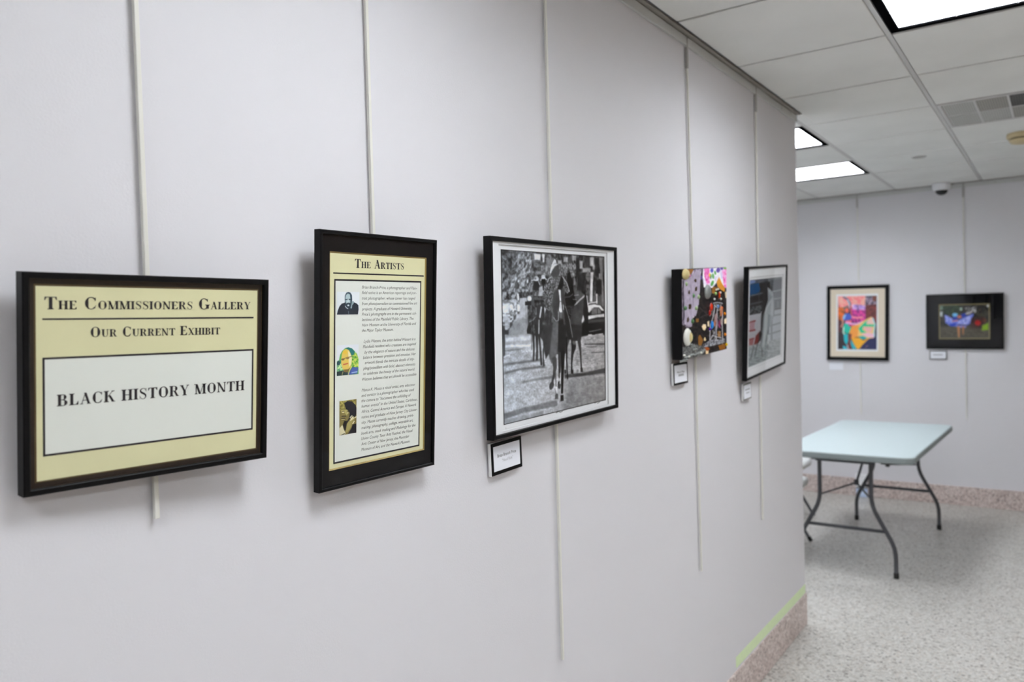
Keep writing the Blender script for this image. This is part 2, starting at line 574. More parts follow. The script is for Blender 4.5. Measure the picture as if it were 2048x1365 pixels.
dc = thing('security_camera', 'small white dome security camera at the top of the far wall', 'camera', Matrix.Translation((0.315, 7.10, CEIL)))
lathe('housing', [(0.064, 0.0), (0.066, -0.012), (0.064, -0.042), (0.056, -0.050), (0.046, -0.052)], M_WHITEPL, dc)
lathe('dome', [(0.045, -0.050), (0.044, -0.062), (0.038, -0.076), (0.027, -0.087), (0.012, -0.093), (0.002, -0.094)], M_DOME, dc)
lathe('collar', [(0.049, -0.049), (0.049, -0.055), (0.045, -0.056)], M_WHITEPL, dc)

# ------------------------------------------------------------------ hanging rods
def hanging_rod(label, matrix, length, lean=0.0):
    """Square rod on a hook over the rail; origin at the rail, local x along the wall."""
    t = thing('hanging_rod', label, 'rod', matrix, 'rods hanging from the picture rails')
    bm = bmesh.new()
    bm_box(bm, -0.0035, 0.0035, -0.0115, -0.0045, -length, -0.030, 0.0008, 1)
    for v in bm.verts:
        v.co.x += lean * (-v.co.z)
    link('rod', done(bm, 'rod'), M_ROD, t)
    bm = bmesh.new()
    bm_box(bm, -0.0048, 0.0048, -0.0135, -0.0040, -0.080, -0.005, 0.001, 1)
    bm_box(bm, -0.0030, 0.0030, -0.0135, -0.0115, -0.006, 0.032, 0.0005, 1)
    link('hook', done(bm, 'hook'), M_HOOK, t)
    return t
def on_wall(y, z):
    return Matrix.Translation((0, y, z)) @ WALLM
RZ = CEIL - 0.037
hanging_rod('cream hanging rod ending just below the wide exhibit title sign', on_wall(0.630, RZ), 1.218)
hanging_rod('cream hanging rod that disappears behind the tall biography sign', on_wall(1.090, RZ), 1.21, -0.004)
hanging_rod('cream hanging rod carrying the black and white riders photograph', on_wall(1.731, RZ), 1.831, -0.004)
hanging_rod('cream hanging rod carrying the jewelled collage', on_wall(2.664, RZ), 1.868, 0.012)
hanging_rod('cream hanging rod carrying the white horse photograph', on_wall(3.428, RZ), 1.841, -0.016)
hanging_rod('thin hanging rod on the far wall behind the cream matted dance painting', Matrix.Translation((-0.325, BACK, RZ)), 1.83)
hanging_rod('thin hanging rod on the far wall behind the black matted photograph', Matrix.Translation((0.456, BACK, RZ)), 1.83)

tp = box('masking_tape', 0.0, 0.0006, 3.045, WALL_END, 0.160, 0.205, M_TAPE)
for v in tp.data.vertices:
    if v.co.y < 3.1:
        v.co.z += 0.008
tag(tp, 'strip of pale green masking tape above the stone baseboard', 'tape')

# ------------------------------------------------------------------ drawing tools for flat prints
def homography(src, dst):
    A, b = [], []
    for (x, y), (u, v) in zip(src, dst):
        A += [[x, y, 1, 0, 0, 0, -u * x, -u * y], [0, 0, 0, x, y, 1, -v * x, -v * y]]
        b += [u, v]
    h = np.linalg.solve(np.array(A, float), np.array(b, float))
    return np.append(h, 1).reshape(3, 3)

def hmap(H, pts):
    p = np.c_[np.asarray(pts, float), np.ones(len(pts))] @ H.T
    return p[:, :2] / p[:, 2:]

class Trace:
    """Maps tracing coordinates (as measured in the photograph) to metres on a flat sheet: u right, v up."""
    def __init__(s, quad, u0, u1, v0, v1):
        s.rect = (u0, u1, v0, v1)
        s.H = homography(quad, [(u0, v1), (u1, v1), (u1, v0), (u0, v0)])
        s.I = np.linalg.inv(s.H)
    def uv(s, *pts):
        return hmap(s.H, pts)

def vnoise(x, y, seed):
    """Smooth value noise on arrays."""
    rs = np.random.RandomState(seed)
    g = rs.rand(64, 64)
    xi, yi = np.floor(x).astype(int), np.floor(y).astype(int)
    fx, fy = x - xi, y - yi
    fx, fy = fx * fx * (3 - 2 * fx), fy * fy * (3 - 2 * fy)
    a, b = g[yi % 64, xi % 64], g[yi % 64, (xi + 1) % 64]
    c, d = g[(yi + 1) % 64, xi % 64], g[(yi + 1) % 64, (xi + 1) % 64]
    return (a * (1 - fx) + b * fx) * (1 - fy) + (c * (1 - fx) + d * fx) * fy

class Print(Trace):
    """A picture printed on a fine grid of coloured points."""
    def __init__(s, quad, u0, u1, v0, v1, nx, ny, ground=(128, 128, 128)):
        super().__init__(quad, u0, u1, v0, v1)
        gu, gv = np.meshgrid(np.linspace(u0, u1, nx), np.linspace(v1, v0, ny))
        p = hmap(s.I, np.c_[gu.ravel(), gv.ravel()])
        s.gu, s.gv, s.nx, s.ny = gu, gv, nx, ny
        s.X, s.Y = p[:, 0].reshape(ny, nx), p[:, 1].reshape(ny, nx)
        s.img = np.ones((ny, nx, 3)) * np.array(ground, float)
    def _lay(s, mask, col, sl=(slice(None), slice(None))):
        col = np.array((col,) * 3 if np.isscalar(col) else col, float)
        s.img[sl] = s.img[sl] * (1 - mask[..., None]) + col * mask[..., None]
    def _window(s, P, pad):
        m = (s.X > P[:, 0].min() - pad) & (s.X < P[:, 0].max() + pad) & (s.Y > P[:, 1].min() - pad) & (s.Y < P[:, 1].max() + pad)
        if not m.any():
            return None
        r, c = np.where(m.any(1))[0], np.where(m.any(0))[0]
        return slice(r[0], r[-1] + 1), slice(c[0], c[-1] + 1)
    def mask(s, pts, soft=1.0):
        P = np.asarray(pts, float)
        sl = s._window(P, soft + 1)
        if sl is None:
            return None, None
        X, Y = s.X[sl], s.Y[sl]
        d = np.full(X.shape, 1e9)
        ins = np.zeros(X.shape, bool)
        for (ax, ay), (bx, by) in zip(P, np.roll(P, -1, 0)):
            ex, ey = bx - ax, by - ay
            t = np.clip(((X - ax) * ex + (Y - ay) * ey) / (ex * ex + ey * ey + 1e-9), 0, 1)
            d = np.minimum(d, np.hypot(X - ax - t * ex, Y - ay - t * ey))
            if ay != by:
                ins ^= ((ay > Y) != (by > Y)) & (X < (bx - ax) * (Y - ay) / (by - ay) + ax)
        return np.clip(0.5 + np.where(ins, d, -d) / soft, 0, 1), sl
    def poly(s, pts, col, soft=1.0, alpha=1.0):
        mk, sl = s.mask(pts, soft)
        if mk is not None:
            s._lay(mk * alpha, col, sl)
    def ell(s, cx, cy, rx, ry, col, soft=1.0, alpha=1.0, rot=0.0):
        t = np.linspace(0, 2 * np.pi, 28, endpoint=False)
        x, y = rx * np.cos(t), ry * np.sin(t)
        c, q = math.cos(math.radians(rot)), math.sin(math.radians(rot))
        s.poly(np.c_[cx + x * c - y * q, cy + x * q + y * c], col, soft, alpha)
    def line(s, pts, w, col, soft=0.8, alpha=1.0):
        P = np.asarray(pts, float)
        W = np.ones(len(P)) * w if np.isscalar(w) else np.asarray(w, float)
        sl = s._window(P, W.max() + soft + 1)
        if sl is None:
            return
        X, Y = s.X[sl], s.Y[sl]
        mk = np.zeros(X.shape)
        for i in range(len(P) - 1):
            (ax, ay), (bx, by) = P[i], P[i + 1]
            ex, ey = bx - ax, by - ay
            t = np.clip(((X - ax) * ex + (Y - ay) * ey) / (ex * ex + ey * ey + 1e-9), 0, 1)
            d = np.hypot(X - ax - t * ex, Y - ay - t * ey)
            mk = np.maximum(mk, np.clip(0.5 + ((W[i] * (1 - t) + W[i + 1] * t) / 2 - d) / soft, 0, 1))
        s._lay(mk * alpha, col, sl)
    def tex(s, pts, lo, hi, sx, sy, seed, soft=1.5, alpha=1.0, gain=1.6, slant=0.0, octaves=2):
        """Blotchy texture between two colours inside an outline."""
        mk, sl = s.mask(pts, soft)
        if mk is None:
            return
        X, Y = s.X[sl], s.Y[sl]
        n = vnoise((X + slant * Y) / sx, Y / sy, seed)
        if octaves > 1:
            n = 0.6 * n + 0.4 * vnoise((X + slant * Y) / sx * 2.3, Y / sy * 2.3, seed + 7)
        n = np.clip(0.5 + (n - 0.5) * gain * 1.6, 0, 1)[..., None]
        lo = np.array((lo,) * 3 if np.isscalar(lo) else lo, float)
        hi = np.array((hi,) * 3 if np.isscalar(hi) else hi, float)
        a = (mk * alpha)[..., None]
        s.img[sl] = s.img[sl] * (1 - a) + (lo * (1 - n) + hi * n) * a
    def grain(s, amount, size, seed):
        """Tonal mottling of the printed image."""
        n = vnoise(s.X / size, s.Y / (size * 1.5), seed) + vnoise(s.X / size * 0.37, s.Y / size * 0.4, seed + 3) - 1.0
        s.img = s.img * (1 + amount * n[..., None]) + 14 * amount * n[..., None]
    def blur(s, n=1):
        for _ in range(n):
            p = np.pad(s.img, ((1, 1), (1, 1), (0, 0)), mode='edge')
            s.img = (p[:-2, 1:-1] + p[2:, 1:-1] + p[1:-1, :-2] + p[1:-1, 2:] + 2 * p[1:-1, 1:-1]) / 6
    def tint(s, left, right):
        """Multiply by a colour cast that runs from the left to the right edge."""
        t = np.linspace(0, 1, s.nx)[None, :, None]
        s.img *= np.array(left, float) * (1 - t) + np.array(right, float) * t
    def build(s, name, parent, y, voff, gain=1.22, lift=0.0):
        me = bpy.data.meshes.new(name)
        nx, ny = s.nx, s.ny
        co = np.c_[s.gu.ravel(), np.full(nx * ny, y), s.gv.ravel() + voff].astype(np.float32)
        i = np.arange((ny - 1) * (nx - 1))
        a = (i // (nx - 1)) * nx + i % (nx - 1)
        quads = np.c_[a, a + nx, a + nx + 1, a + 1].astype(np.int32)
        me.vertices.add(nx * ny)
        me.vertices.foreach_set('co', co.ravel())
        me.loops.add(quads.size)
        me.loops.foreach_set('vertex_index', quads.ravel())
        me.polygons.add(len(quads))
        me.polygons.foreach_set('loop_start', np.arange(0, quads.size, 4, dtype=np.int32))
        me.update(calc_edges=True)
        lin = np.clip(s2l(np.clip(s.img, 0, 255)) * gain + lift, 0, 0.92)
        at = me.color_attributes.new('ink', 'FLOAT_COLOR', 'POINT')
        at.data.foreach_set('color', np.c_[lin.reshape(-1, 3), np.ones(nx * ny)].astype(np.float32).ravel())
        return link(name, me, M_PRINT, parent)

# ------------------------------------------------------------------ high contrast serif capitals
SW, HW, SE = 0.200, 0.060, 0.085           # stem width, hairline, serif overhang

def _rect(x0, x1, y0, y1):
    return [(x0, y0), (x1, y0), (x1, y1), (x0, y1)]
def _stem(x, w=SW, y0=0.0, y1=1.0, top=True, bot=True):
    q = [_rect(x - w / 2, x + w / 2, y0, y1)]
    for on, y, d in ((bot, y0, 1), (top, y1, -1)):
        if on:
            q.append(_rect(x - w / 2 - SE, x + w / 2 + SE, min(y, y + d * HW), max(y, y + d * HW)))
            q.append([(x - w / 2 - SE * 0.5, y + d * HW), (x + w / 2 + SE * 0.5, y + d * HW), (x + w / 2, y + d * 0.10), (x - w / 2, y + d * 0.10)])
    return q
def _diag(xa, ya, xb, yb, w):
    return [[(xa - w / 2, ya), (xa + w / 2, ya), (xb + w / 2, yb), (xb - w / 2, yb)]]
def _foot(x, w, y, d=1):
    return [_rect(x - w / 2 - SE, x + w / 2 + SE, min(y, y + d * HW), max(y, y + d * HW))]
def _brush(pts, ws):
    """Stroke of changing width along a smooth spine, as quads."""
    P = np.array(pts, float)
    t = np.linspace(0, len(P) - 1, 6 * (len(P) - 1) + 1)
    def cr(k, u):
        p = [P[min(max(k + o, 0), len(P) - 1)] for o in (-1, 0, 1, 2)]
        return 0.5 * (2 * p[1] + (p[2] - p[0]) * u + (2 * p[0] - 5 * p[1] + 4 * p[2] - p[3]) * u * u + (3 * p[1] - p[0] - 3 * p[2] + p[3]) * u ** 3)
    S = np.array([cr(min(int(q), len(P) - 2), q - min(int(q), len(P) - 2)) for q in t])
    W = np.interp(t, range(len(P)), ws)
    D = np.gradient(S, axis=0)
    N = np.c_[-D[:, 1], D[:, 0]] / (np.hypot(D[:, 0], D[:, 1])[:, None] + 1e-9)
    A, B = S + N * W[:, None] / 2, S - N * W[:, None] / 2
    return [[tuple(A[i]), tuple(A[i + 1]), tuple(B[i + 1]), tuple(B[i])] for i in range(len(S) - 1)]
def _arc(cx, cy, rx, ry, a0, a1, thick, n=24):
    """Elliptic arc, thick at the sides and thin at top and bottom."""
    q = []
    ang = [math.radians(a0 + (a1 - a0) * k / n) for k in range(n + 1)]
    def pt(a, out):
        w = HW + (thick - HW) * abs(math.cos(a)) ** 1.5
        return (cx + (rx - (0 if out else w)) * math.cos(a), cy + (ry - (0 if out else HW)) * math.sin(a))
    for a, b in zip(ang, ang[1:]):
        q.append([pt(a, 1), pt(b, 1), pt(b, 0), pt(a, 0)])
    return q
def _glyph(ch):
    if ch == 'I': return 0.36, _stem(0.18)
    if ch == 'H': return 0.84, _stem(0.18) + _stem(0.66) + [_rect(0.18, 0.66, 0.48, 0.48 + HW)]
    if ch == 'T': return 0.76, _stem(0.38, top=False) + [_rect(0.03, 0.73, 1 - HW, 1), [(0.02, 0.72), (0.05, 0.72), (0.14, 1 - HW), (0.03, 1 - HW)], [(0.71, 0.72), (0.74, 0.72), (0.73, 1 - HW), (0.62, 1 - HW)]]
    if ch == 'E': return 0.70, _stem(0.18) + [_rect(0.18, 0.60, 1 - HW, 1), _rect(0.18, 0.62, 0, HW), _rect(0.18, 0.46, 0.49, 0.49 + HW), _rect(0.44, 0.475, 0.39, 0.63),
                                         [(0.60, 0.74), (0.63, 0.74), (0.62, 1), (0.50, 1 - HW)], [(0.63, 0.28), (0.66, 0.28), (0.64, 0), (0.50, HW)]]
    if ch == 'L': return 0.66, _stem(0.18) + [_rect(0.18, 0.60, 0, HW), [(0.60, 0.32), (0.635, 0.32), (0.62, 0), (0.46, HW)]]
    if ch == 'U': return 0.80, _stem(0.18, y0=0.28, bot=False) + _stem(0.64, HW * 1.2, y0=0.28, bot=False) + \
        [[(0.18 - SW / 2, 0.30), (0.18 + SW / 2, 0.30), (0.29, 0.10), (0.19, 0.06)], [(0.19, 0.06), (0.29, 0.10), (0.42, 0.045), (0.40, -0.015)], [(0.40, -0.015), (0.42, 0.045), (0.55, 0.09), (0.58, 0.05)], [(0.58, 0.05), (0.55, 0.09), (0.613, 0.30), (0.667, 0.30)]]
    if ch == 'N': return 0.84, _stem(0.14, HW * 1.2, top=False) + _stem(0.70, HW * 1.2, bot=False) + _diag(0.13, 1.0, 0.66, 0.0, 0.19) + _foot(0.08, 0.04, 1, -1)
    if ch == 'M': return 1.02, _stem(0.14, HW * 1.2, top=False) + _stem(0.84, SW, top=True) + _diag(0.16, 1.0, 0.47, 0.0, 0.18) + _diag(0.79, 1.0, 0.47, 0.0, 0.05) + _foot(0.08, 0.06, 1, -1)
    if ch == 'A': return 0.80, _diag(0.13, 0.0, 0.40, 1.0, 0.055) + _diag(0.64, 0.0, 0.385, 1.0, 0.175) + [_rect(0.22, 0.56, 0.31, 0.31 + HW)] + _foot(0.13, 0.03, 0) + _foot(0.64, 0.10, 0)
    if ch == 'Y': return 0.78, _stem(0.39, y1=0.45, top=False) + _diag(0.15, 1.0, 0.39, 0.40, 0.17) + _diag(0.66, 1.0, 0.41, 0.40, 0.055) + _foot(0.15, 0.12, 1, -1) + _foot(0.66, 0.04, 1, -1)
    if ch == 'X': return 0.80, _diag(0.16, 1.0, 0.64, 0.0, 0.18) + _diag(0.64, 1.0, 0.14, 0.0, 0.055) + _foot(0.16, 0.12, 1, -1) + _foot(0.65, 0.05, 1, -1) + _foot(0.14, 0.05, 0) + _foot(0.64, 0.12, 0)
    if ch == 'K': return 0.84, _stem(0.18) + _diag(0.66, 1.0, 0.24, 0.42, 0.055) + _diag(0.40, 0.60, 0.69, 0.0, 0.18) + _foot(0.66, 0.05, 1, -1) + _foot(0.69, 0.12, 0)
    if ch == 'O': return 0.84, _arc(0.42, 0.5, 0.38, 0.515, 0, 360, SW * 1.08, 40)
    if ch == 'C': return 0.78, _arc(0.42, 0.5, 0.38, 0.515, 48, 318, SW * 1.08, 34) + [[(0.66, 0.70), (0.70, 0.70), (0.71, 1.0), (0.62, 0.86)], [(0.66, 0.16), (0.63, 0.20), (0.70, 0.32), (0.73, 0.31)]]
    if ch == 'G': return 0.86, _arc(0.42, 0.5, 0.38, 0.515, 48, 316, SW * 1.08, 34) + [[(0.66, 0.70), (0.70, 0.70), (0.71, 1.0), (0.62, 0.86)]] + _stem(0.69, y0=0.06, y1=0.44, bot=False)
    if ch == 'B': return 0.76, _stem(0.18) + _arc(0.36, 0.755, 0.29, 0.245, -90, 90, SW) + _arc(0.38, 0.27, 0.33, 0.27, -90, 90, SW * 1.08) + [_rect(0.18, 0.38, 1 - HW, 1), _rect(0.18, 0.38, 0, HW), _rect(0.18, 0.38, 0.505, 0.505 + HW)]
    if ch == 'R': return 0.82, _stem(0.18) + _arc(0.38, 0.735, 0.29, 0.265, -90, 90, SW) + [_rect(0.18, 0.40, 1 - HW, 1), _rect(0.18, 0.40, 0.47, 0.47 + HW)] + _diag(0.44, 0.49, 0.66, 0.0, 0.17) + [_rect(0.62, 0.80, 0, HW)]
    if ch == 'S': return 0.64, _brush([(0.53, 0.80), (0.43, 0.965), (0.27, 0.975), (0.13, 0.85), (0.16, 0.66), (0.33, 0.53), (0.48, 0.39), (0.52, 0.20), (0.40, 0.035), (0.24, 0.02), (0.10, 0.20)],
                                      [0.03, 0.045, 0.05, 0.09, 0.14, 0.17, 0.14, 0.09, 0.05, 0.045, 0.03]) + [_rect(0.535, 0.565, 0.70, 1.0), _rect(0.065, 0.095, 0.0, 0.32)]
    return 0.34, []

def serif_line(text, tr, left, right, top, small=0.74, voff=0.0, y=0.0):
    """Small-capitals line: full capitals for upper case, reduced ones for lower case. Returns mesh verts, faces."""
    (u0, v0), (u1, v1), (_, vt) = tr.uv(left, right, top)
    cap = vt - v0
    items, x = [], 0.0
    for ch in text:
        k = 1.0 if ch.isupper() or ch == ' ' else small
        w, q = _glyph(ch.upper())
        items.append((x, k, q))
        x += (w + 0.055) * k
    sx = (u1 - u0) / (x - 0.055)
    V, F = [], []
    for x0, k, quads in items:
        for q in quads:
            n = len(V)
            for px, py in q:
                uu = u0 + (x0 + px * k) * sx
                V.append((uu, y, v0 + (v1 - v0) * (uu - u0) / (u1 - u0) + py * k * cap + voff))
            F.append(tuple(range(n, n + len(q))))
    return V, F

_font = {}
def sans_mesh(text, shear):
    """Outline of a line in the built-in sans face, as vertex array, faces and width (cap height about 0.7)."""
    key = (text, shear)
    if key not in _font:
        cu = bpy.data.curves.new('lettering', 'FONT')
        cu.body = text
        cu.shear = shear
        cu.resolution_u = 2
        o = bpy.data.objects.new('lettering', cu)
        COL.objects.link(o)
        dg = bpy.context.evaluated_depsgraph_get()
        me = bpy.data.meshes.new_from_object(o.evaluated_get(dg))
        v = np.array([p.co[:2] for p in me.vertices])
        f = [tuple(p.vertices) for p in me.polygons]
        bpy.data.objects.remove(o)
        bpy.data.curves.remove(cu)
        bpy.data.meshes.remove(me)
        _font[key] = (v, f)
    return _font[key]

def sans_line(text, tr, left, right, size, shear=0.0, voff=0.0, y=0.0, stroke=0.0):
    (u0, v0), (u1, v1) = tr.uv(left, right)
    v, f = sans_mesh(text, shear)
    w = v[:, 0].max() - v[:, 0].min()
    uu = u0 + (v[:, 0] - v[:, 0].min()) * (u1 - u0) / w
    vv = v0 + (uu - u0) / (u1 - u0) * (v1 - v0) + v[:, 1] * size + voff
    V = [(a, y, b) for a, b in zip(uu, vv)]
    return V, list(f)

def merge(parts):
    V, F = [], []
    for v, f in parts:
        n = len(V)
        V += v
        F += [tuple(i + n for i in q) for q in f]
    return V, F

def flat(tr, pts, y, voff):
    q = [(a, y, b + voff) for a, b in tr.uv(*pts)]
    return q, [tuple(reversed(range(len(q))))]

def outline(tr, pts, width, y, voff):
    """Rectangular line of the given width (metres), inside the traced corners TL TR BR BL."""
    P = tr.uv(*pts)
    V, F = [], []
    for k, (sx, sy) in enumerate(((1, -1), (-1, -1), (-1, 1), (1, 1))):
        V += [(P[k][0], y, P[k][1] + voff), (P[k][0] + sx * width, y, P[k][1] + sy * width + voff)]
    for k in range(4):
        n = (k + 1) % 4
        F.append((2 * k, 2 * k + 1, 2 * n + 1, 2 * n))
    return V, F

# ------------------------------------------------------------------ framed things
def pose(side, a, z, off, yaw, lean, roll, h):
    """Matrix of a picture whose front centre hangs `off` from the wall; origin at its bottom centre."""
    if side == 'L':
        U, N, c = Vector((0, 1, 0)), Vector((1, 0, 0)), Vector((off, a, z))
    else:
        U, N, c = Vector((1, 0, 0)), Vector((0, -1, 0)), Vector((a, BACK - off, z))
    V = Vector((0, 0, 1))
    R1 = Matrix.Rotation(math.radians(yaw), 3, V)
    U, N = R1 @ U, R1 @ N
    R2 = Matrix.Rotation(math.radians(lean), 3, U)
    V, N = R2 @ V, R2 @ N
    R3 = Matrix.Rotation(math.radians(roll), 3, N)
    U, V = R3 @ U, R3 @ V
    m_ = Matrix((U, -N, V)).transposed().to_4x4()
    m_.translation = c - V * (h / 2)
    return m_

def moulding(parent, w, h, depth, face, material=M_BLACK, lip=0.004):
    c = 0.0015
    prof = [(0.0, depth), (0.0, c), (c, 0.0), (face - c, 0.0), (face, c), (face, lip + 0.006), (face - 0.003, lip + 0.006), (face - 0.003, depth)]
    return ring_frame('frame', w, h, prof, material, parent)

def mat_board(parent, w, h, win, y, material, bevel=M_GILT, bw=0.0025):
    """Window mat: win = (u0, u1, v0, v1) from the centre; bevelled opening of another colour."""
    u0, u1, v0, v1 = win
    c = h / 2
    O = [(-w / 2, -h / 2), (w / 2, -h / 2), (w / 2, h / 2), (-w / 2, h / 2)]
    I = [(u0, v0), (u1, v0), (u1, v1), (u0, v1)]
    B = [(u0 + bw, v0 + bw), (u1 - bw, v0 + bw), (u1 - bw, v1 - bw), (u0 + bw, v1 - bw)]
    V = [(a, y, b + c) for a, b in O] + [(a, y, b + c) for a, b in I]
    F = [(k, (k + 1) % 4, 4 + (k + 1) % 4, 4 + k) for k in range(4)]
    o = link('mat_board', mesh('mat_board', V, F), material, parent)
    V = [(a, y, b + c) for a, b in I] + [(a, y + 0.0018, b + c) for a, b in B]
    link('bevel', mesh('bevel', V, F), bevel, o)
    return o

def caption(label, side, a, z, off, yaw, lean, roll, w, h, border, lines, foam=0.006, mount=M_BLACK):
    t = thing('caption_card', label, 'caption card', pose(side, a, z, off, yaw, lean, roll, h), 'caption cards below the artworks')
    box('foam_back', -w / 2 - 0.003, w / 2, 0.0008, foam + 0.001, 0.0, h, M_FOAM, t)
    if border > 0:
        box('mount', -w / 2, w / 2, 0.0, 0.0008, 0.0, h, mount, t)
    pp = box('paper', -w / 2 + border, w / 2 - border, -0.0003, 0.0, border, h - border, M_PAPER, t)
    for V, F, mt in lines(w, h) if lines else ():
        link('lettering', mesh('lettering', V, F), mt, pp)
    return t

def crop(x0, y0, s):
    """Tracing coordinates noted on an enlargement of the photograph."""
    return lambda *pts: [(x0 + a / s, y0 + b / s) for a, b in pts]

M_MATBEVEL = mat('mat_bevel', (0.66, 0.67, 0.68, 1), 0.7, spec=0.2)
# ------------------------------------------------------------------ exhibit title sign
S1W, S1H = 0.3447, 0.2792
sg = thing('exhibit_sign', 'wide black framed yellow sign with the exhibit title', 'sign', pose('L', 0.6198, 1.518, 0.050, -4.13, 4.25, -0.46, S1H))
moulding(sg, S1W, S1H, 0.020, 0.0085)
pane('glass', S1W - 0.017, S1H - 0.017, 0.0035, 0.0085, sg)
M_YELLOW = mat('yellow_print', rgb(226, 223, 180), 0.6, spec=0.2, noise=(14, 0.015))
M_CREAM = mat('pale_print', rgb(234, 238, 231), 0.6, spec=0.2)
M_UMBER = mat('dark_umber_print', rgb(36, 29, 24), 0.6, spec=0.2)
M_TAN = mat('tan_line_print', rgb(92, 76, 48), 0.6, spec=0.2)
box('backing', -S1W / 2 + 0.006, S1W / 2 - 0.006, 0.0075, 0.018, 0.006, S1H - 0.006, M_BOARD, sg)
tr = Trace([(73, 572), (517.8, 582.8), (515, 898), (79.2, 966)], -0.1555, 0.1555, -0.1227, 0.1222)
c1 = crop(0, 500, 2.4367)
hz = S1H / 2
pr = box('print', -S1W / 2 + 0.006, S1W / 2 - 0.006, 0.0066, 0.0074, 0.006, S1H - 0.006, M_UMBER)
pr.parent = sg
ring_frame('border_line', 0.3300, 0.2655, [(0.0, 0.0064), (0.0018, 0.0064), (0.0018, 0.0066), (0.0, 0.0066)], M_TAN, pr, 0.0068)
ring_frame('border_line', 0.3150, 0.2490, [(0.0, 0.0064), (0.0022, 0.0064), (0.0022, 0.0066), (0.0, 0.0066)], M_TAN, pr, 0.0151)
box('yellow_field', -0.1555, 0.1555, 0.0060, 0.0064, hz - 0.1227, hz + 0.1222, M_YELLOW, pr)
white_box = c1((214, 529), (1243, 487), (1240, 880), (222, 1014))
V, F = flat(tr, white_box, 0.0059, hz)
link('white_field', mesh('white_field', V, F), M_CREAM, pr)
V, F = outline(tr, white_box, 0.0026, 0.0057, hz)
link('black_outline', mesh('black_outline', V, F), M_INK, pr)
V, F = flat(tr, c1((212, 336), (1243, 330), (1243, 337), (212, 344)), 0.0057, hz)
link('rule', mesh('rule', V, F), M_INK, pr)
for text, l, r, t, k in (('The Commissioners Gallery', (220, 291), (1227, 293), (220, 229), 0.70),
                         ('Our Current Exhibit', (447, 428), (1080, 415), (447, 379), 0.76),
                         ('BLACK HISTORY MONTH', (287, 768), (1199, 688), (287, 711), 1.0)):
    V, F = serif_line(text, tr, c1(l)[0], c1(r)[0], c1(t)[0], k, hz, 0.0056)
    link('lettering', mesh('lettering', V, F), M_INK, pr)

# ------------------------------------------------------------------ biography sign
S2W, S2H = 0.2973, 0.4531
sg = thing('biography_sign', 'tall black framed sign headed The Artists with three small portraits', 'sign', pose('L', 1.0637, 1.5198, 0.045, -1.12, 3.47, 0.10, S2H))
moulding(sg, S2W, S2H, 0.016, 0.0065)
pane('glass', S2W - 0.013, S2H - 0.013, 0.0035, 0.0065, sg)
box('backing', -S2W / 2 + 0.005, S2W / 2 - 0.005, 0.0085, 0.015, 0.005, S2H - 0.005, M_BOARD, sg)
mat_board(sg, S2W - 0.012, S2H - 0.012, (-0.1235, 0.1232, -0.1925, 0.1905), 0.0058, M_BLACKMAT)
# the board is built around its own centre: lift it to the sign's centre
for o in sg.children:
    if o.name.startswith('mat_board'):
        o.location.z = 0.006
tr = Trace([(665.6, 504.1), (855.2, 519), (851.2, 900), (664.6, 939.5)], -0.1210, 0.1207, -0.1900, 0.1880)
ca, cb = crop(600, 440, 4.873), crop(600, 700, 4.55)
hz = S2H / 2
pr = box('print', -0.126, 0.126, 0.0078, 0.0084, hz - 0.195, hz + 0.193, M_YELLOW, sg)
wb = ca((360, 570), (1208, 602)) + cb((1111, 884), (330, 1043))
V, F = flat(tr, wb, 0.0077, hz)
link('white_field', mesh('white_field', V, F), M_CREAM, pr)
V, F = outline(tr, wb, 0.0030, 0.0075, hz)
link('black_outline', mesh('black_outline', V, F), M_INK, pr)
V, F = flat(tr, ca((350, 505), (1232, 546), (1232, 559), (350, 518)), 0.0076, hz)
link('rule', mesh('rule', V, F), M_INK, pr)
V, F = serif_line('The Artists', tr, ca((560, 463))[0], ca((1040, 487))[0], ca((560, 376))[0], 0.74, hz, 0.0075)
link('lettering', mesh('lettering', V, F), M_INK, pr)
